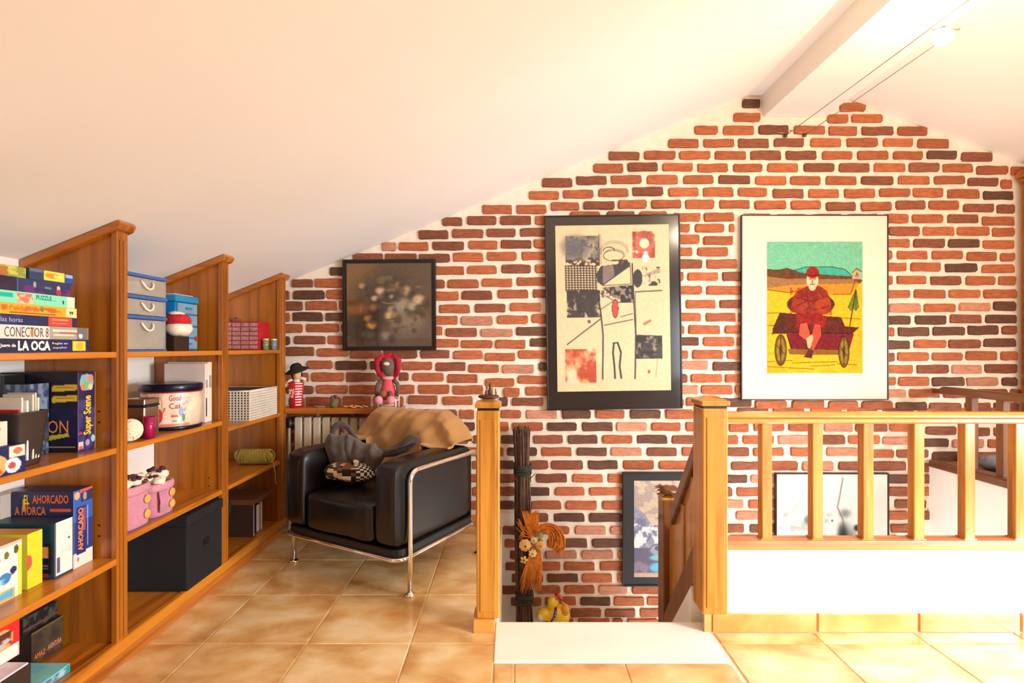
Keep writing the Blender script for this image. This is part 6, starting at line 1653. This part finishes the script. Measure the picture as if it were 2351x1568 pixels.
# doll on its little white chair
t = thing('mini_chair', 'tiny white spindle chair under the rag doll on the wall shelf', 'toy chair', (PX(892, 3.38), 3.38, Z))
x, y = PX(892, 3.38), 3.38
WC = mat('white_paint', rgb(244, 226, 206), .5)
for (dx, dy, h) in ((-.055, -.045, .045), (.055, -.045, .062), (-.055, .05, .155), (.055, .05, .155)):
    MB().tube([(x + dx, y + dy, Z), (x + dx, y + dy, Z + h)], .0055, 8).build('leg', WC, t)
MB().box(x - .062, x + .062, y - .052, y + .056, Z + .045, Z + .053).build('seat', WC, t, bevel=.003)
for zz in (.09, .145): MB().tube([(x - .055, y + .05, Z + zz), (x + .055, y + .05, Z + zz)], .0045, 8).build('back_rail', WC, t)
for i in range(4): MB().tube([(x - .033 + .022 * i, y + .05, Z + .053), (x - .033 + .022 * i, y + .05, Z + .145)], .003, 6).build('spindle', WC, t)
MB().tube([(x - .055, y - .045, Z + .022), (x + .055, y - .045, Z + .022)], .0035, 6).build('stretcher', WC, t)
t = thing('rag_doll', 'brown rag doll with red hair and a pink dress, sitting on the tiny white chair', 'doll', (x, y - .01, Z + .053))
GF = mat('doll_grey_brown', rgb(104, 84, 72), .95, var=.12, scale=90, bump=.4); MR = mat('doll_red_hair', rgb(176, 14, 44), .9, var=.25, scale=60, bump=.5); PK = mat('doll_pink', rgb(222, 84, 96), .85, var=.1); PKL = mat('doll_pale_pink', rgb(226, 150, 160), .9, var=.1, scale=80)
yb_ = y - .012; Zb = Z + .053
MB().blob((x, yb_, Zb + .215), (.046, .038, .062), 22, amp=.003, freq=20).build('head', GF, t)
MB().blob((x - .002, yb_ - .038, Zb + .230), (.020, .010, .012), 14).build('muzzle', mat('doll_muzzle', rgb(240, 214, 170), .9), t)
mb = MB(); rs = random.Random(8)
for s_ in (-1, 1):
    for i in range(7):
        a = i / 6; mb.tube([(x + s_ * (.018 + .01 * a), yb_ + .01 - .02 * a, Zb + .285), (x + s_ * (.062 + .01 * rs.random()), yb_ - .008 + .016 * a, Zb + .255 - .01 * a), (x + s_ * (.068 - .012 * a), yb_ - .006 + .01 * a, Zb + .195), (x + s_ * (.058 - .02 * a), yb_ - .006, Zb + .150 - .012 * a)], [.012, .018, .017, .006], 7)
mb.blob((x, yb_ + .012, Zb + .272), (.052, .034, .030), 16, amp=.008, freq=40)
mb.build('hair', MR, t, merge=False)
MB().lathe([(.036, 0), (.052, .01), (.050, .05), (.034, .10), (.028, .135), (.020, .15)], (x, yb_, Zb), 24, sy=.8, fn=lambda a: 1 + .05 * math.cos(9 * a)).build('dress', PK, t)
MB().lathe([(.036, .128), (.040, .134), (.040, .146), (.030, .150)], (x, yb_, Zb), 22, sy=.85).build('collar', PKL, t)
for s_ in (-1, 1):
    MB().tube([(x + s_ * .028, yb_, Zb + .135), (x + s_ * .062, yb_ - .010, Zb + .100), (x + s_ * .070, yb_ - .016, Zb + .055), (x + s_ * .064, yb_ - .03, Zb + .025)], [.013, .014, .013, .011], 10).build('arm', GF, t)
    MB().tube([(x + s_ * .020, yb_ - .015, Zb + .024), (x + s_ * .028, yb_ - .060, Zb + .045), (x + s_ * .036, yb_ - .082, Zb + .020)], [.016, .016, .013], 10).build('leg', GF, t)
    MB().blob((x + s_ * .038, yb_ - .088, Zb + .004), (.026, .026, .028), 16).build('shoe', PKL, t)
MB().blob((x - .012, yb_ - .078, Zb + .042), (.022, .012, .022), 12).build('heart_patch', mat('doll_patch', rgb(150, 96, 50), .9), t)

# ================================================================== broom bundle and hen in the stairwell
ZL = -0.6395
t = thing('twig_bundle', 'tall bundle of dark twigs tied with cord, standing at the left end of the stairwell', 'twig bundle', (PX(1205, 3.40), 3.40, ZL))
TW = mat('dark_twig', rgb(84, 60, 46), .85, var=.35, scale=30); TW2 = mat('brown_twig', rgb(120, 84, 62), .85, var=.3, scale=30); CORD = mat('dark_cord', rgb(50, 48, 40), .9, var=.3, scale=60)
xt, xb = PX(1197, 3.40), PX(1204, 3.40)
rs = random.Random(12)
cA, cB = MB(), MB()
for i in range(110):
    a = rs.uniform(0, 6.283); r = .050 * math.sqrt(rs.random())
    top = PZ(985, 3.4) + rs.uniform(-.03, .02)
    pts = []
    for k in range(7):
        u = k / 6; z = ZL + (top - ZL) * u
        w = 1.0 + .25 * (1 - u) ** 3 - .22 * math.exp(-((z - .42) / .05) ** 2) - .25 * math.exp(-((z + .45) / .05) ** 2) + .12 * u
        cx_ = xb + (xt - xb) * u
        pts.append((cx_ + math.cos(a) * r * w + rs.uniform(-.004, .004), 3.40 + math.sin(a) * r * w + rs.uniform(-.004, .004), z))
    (cA if i % 3 else cB).tube(pts, rs.uniform(.0035, .0058), 5)
for i in range(12):
    z = rs.uniform(-.3, .6); a = rs.choice([0, math.pi]) + rs.uniform(-.5, .5)
    cA.tube([(xb - .006, 3.38, z), (xb + math.cos(a) * .05, 3.37, z + .05), (xb + math.cos(a) * .07, 3.36, z + .075)], [.004, .003, .0015], 5)
cA.build('dark_twigs', TW, t, kind='stuff'); cB.build('brown_twigs', TW2, t, kind='stuff')
for zz in (PZ(1080, 3.35), PZ(1378, 3.35)):
    mb = MB()
    for k in range(7):
        mb.tube([(xb + (xt - xb) * .6 * (zz > 0) + .054 * math.cos(q), 3.40 + .054 * math.sin(q), zz + (k - 3) * .009 + .006 * math.sin(q + k)) for q in np.linspace(0, 6.283, 19)[:-1]], .0062, 6, closed=True)
    mb.build('cord_binding', CORD, t, kind='stuff')
OR = mat('orange_raffia', rgb(244, 140, 40), .8, var=.3, scale=40); FL = mat('apricot_petal', rgb(240, 190, 110), .8, var=.12, scale=30); FG = mat('sage_bud', rgb(150, 160, 110), .8, var=.15); FC = mat('cream_petal', rgb(240, 224, 170), .8, var=.1)
b = thing('raffia_bow', 'bright orange raffia bow with apricot cloth flowers tied to the twig bundle', 'bow', (PX(1228, 3.32), 3.325, PZ(1245, 3.32)))
def W(px, py, Y=3.32): return Vector(PP(px, py, Y))
mb = MB(); rs = random.Random(21)
def strand(p, w=.0026): mb.tube(p, [w, w, w * .6] if len(p) == 3 else w, 4)
for i in range(110):   # upper fan
    s = rs.uniform(-16, 16); strand([W(1228 + s * .3, 1235, 3.325), W(1222 + s, 1205, 3.315 - rs.random() * .02), W(1219 + s * 1.3, 1176 + rs.uniform(-4, 8), 3.31 + rs.random() * .02)])
for i in range(130):   # lower fan
    s = rs.uniform(-20, 20); strand([W(1232 + s * .4, 1250, 3.325), W(1225 + s, 1300, 3.31 - rs.random() * .02), W(1218 + s * 1.25, 1350 + rs.uniform(-25, 12), 3.31 + rs.random() * .02)])
for i in range(80):   # right loops
    s = rs.uniform(0, 1); R1 = 14 + 26 * s
    pts = []
    for q in np.linspace(0, 1, 9):
        a = math.pi * (1.0 - 1.25 * q); pts.append(W(1248 + 14 * s + R1 * math.cos(a) * .9 + rs.uniform(-1, 1), 1222 - R1 * math.sin(a) * .9 + 6 * s + q * 22, 3.315 + rs.uniform(-.02, .02)))
    mb.tube(pts, .0024, 4)
for i in range(14):
    strand([W(1262, 1215), W(1285 + rs.uniform(-4, 6), 1222 + rs.uniform(-6, 6)), W(1290 + rs.uniform(-8, 8), 1245 + rs.uniform(-8, 8))])
for i in range(16): strand([W(1225, 1235), W(1205, 1215 + rs.uniform(-10, 20)), W(1190 + rs.uniform(-8, 6), 1200 + rs.uniform(-10, 60))])
mb.build('raffia_strands', OR, b, kind='stuff')
for (px, py, r, m, nP) in ((1206, 1252, .040, FL, 9), (1241, 1252, .031, FL, 8), (1226, 1240, .022, FC, 7), (1223, 1270, .026, FC, 7), (1203, 1285, .024, FL, 5)):
    q = W(px, py, 3.285); f_ = MB()
    for L_ in range(3):
        for i in range(nP - L_ * 2):
            a = 6.283 * i / (nP - L_ * 2) + L_ * .4; rr = r * (1 - .3 * L_)
            M = Matrix.Translation(q + Vector((math.cos(a) * rr * .6, -.006 - .006 * L_, math.sin(a) * rr * .6))) @ Matrix.Rotation(-a, 4, 'Y') @ Matrix.Rotation(.5, 4, 'Z')
            f_.blob((0, 0, 0), (rr * .50, rr * .10, rr * .36), 8, M=M, amp=.004, freq=60)
    f_.build('flower', m, b, merge=False)
MB().blob(tuple(W(1241, 1230, 3.285)), (.020, .016, .020), 14, amp=.004, freq=50).build('bud', FG, b)
# hen
H = thing('ceramic_hen', 'yellow ceramic hen with a red comb and a purple collar, beside the twig bundle', 'ornament', (PX(1275, 3.40), 3.40, ZL))
YE = mat('hen_yellow', rgb(248, 206, 30), .22, var=.06, scale=12, coat=.5); hx_, hy_ = PX(1274, 3.40), 3.40
def hw(px, py, Y=3.40): return tuple(PP(px, py, Y))
mb = MB()
mb.blob(hw(1282, 1412), (.078, .066, .066), 24, e=.95); mb.blob(hw(1270, 1385), (.040, .038, .045), 20); mb.blob(hw(1250, 1410), (.050, .042, .040), 18); mb.blob((hx_ + .01, hy_, ZL + .035), (.072, .06, .035), 20)
mb.build('body', YE, H, merge=False, remesh=.007)
MB().blob(hw(1298, 1400, 3.36), (.026, .026, .040), 16).build('wing', mat('hen_amber', rgb(230, 160, 40), .25, var=.12, coat=.5), H)
MB().blob(hw(1242, 1416, 3.385), (.026, .030, .026), 16).build('tail', mat('hen_cream', rgb(240, 226, 200), .3, var=.05), H)
mb = MB(); mb.tube([hw(1275, 1364), hw(1282, 1368, 3.385), hw(1290, 1376, 3.38)], [.010, .014, .011], 10); mb.build('comb', mat('hen_red', rgb(206, 40, 24), .25, var=.08, coat=.5), H)
MB().tube([hw(1290, 1383, 3.37), hw(1299, 1388, 3.355)], [.010, .002], 8).build('beak', MATS['hen_amber'], H)
MB().blob(hw(1277, 1377, 3.362), (.004, .003, .005), 8).build('eye', BLK, H)
c_ = Vector(hw(1266, 1404)); mb = MB()
mb.tube([c_ + Vector((.010 + .018 * math.cos(q), .072 * math.sin(q) - .0, -.004 + .048 * math.cos(q))) for q in np.linspace(0, 6.283, 25)[:-1]], .0085, 8, closed=True)
mb.build('collar', mat('hen_purple', rgb(70, 36, 130), .3, var=.2, scale=70), H)
for i in range(5):
    q = math.pi * 1.5 + (i - 2) * .35; p_ = c_ + Vector((.010 + .018 * math.cos(q), .072 * math.sin(q) - .009, -.004 + .048 * math.cos(q))); MB().blob(tuple(p_), (.0035, .002, .0035), 8).build('bead', ink(246, 238, 226), H)
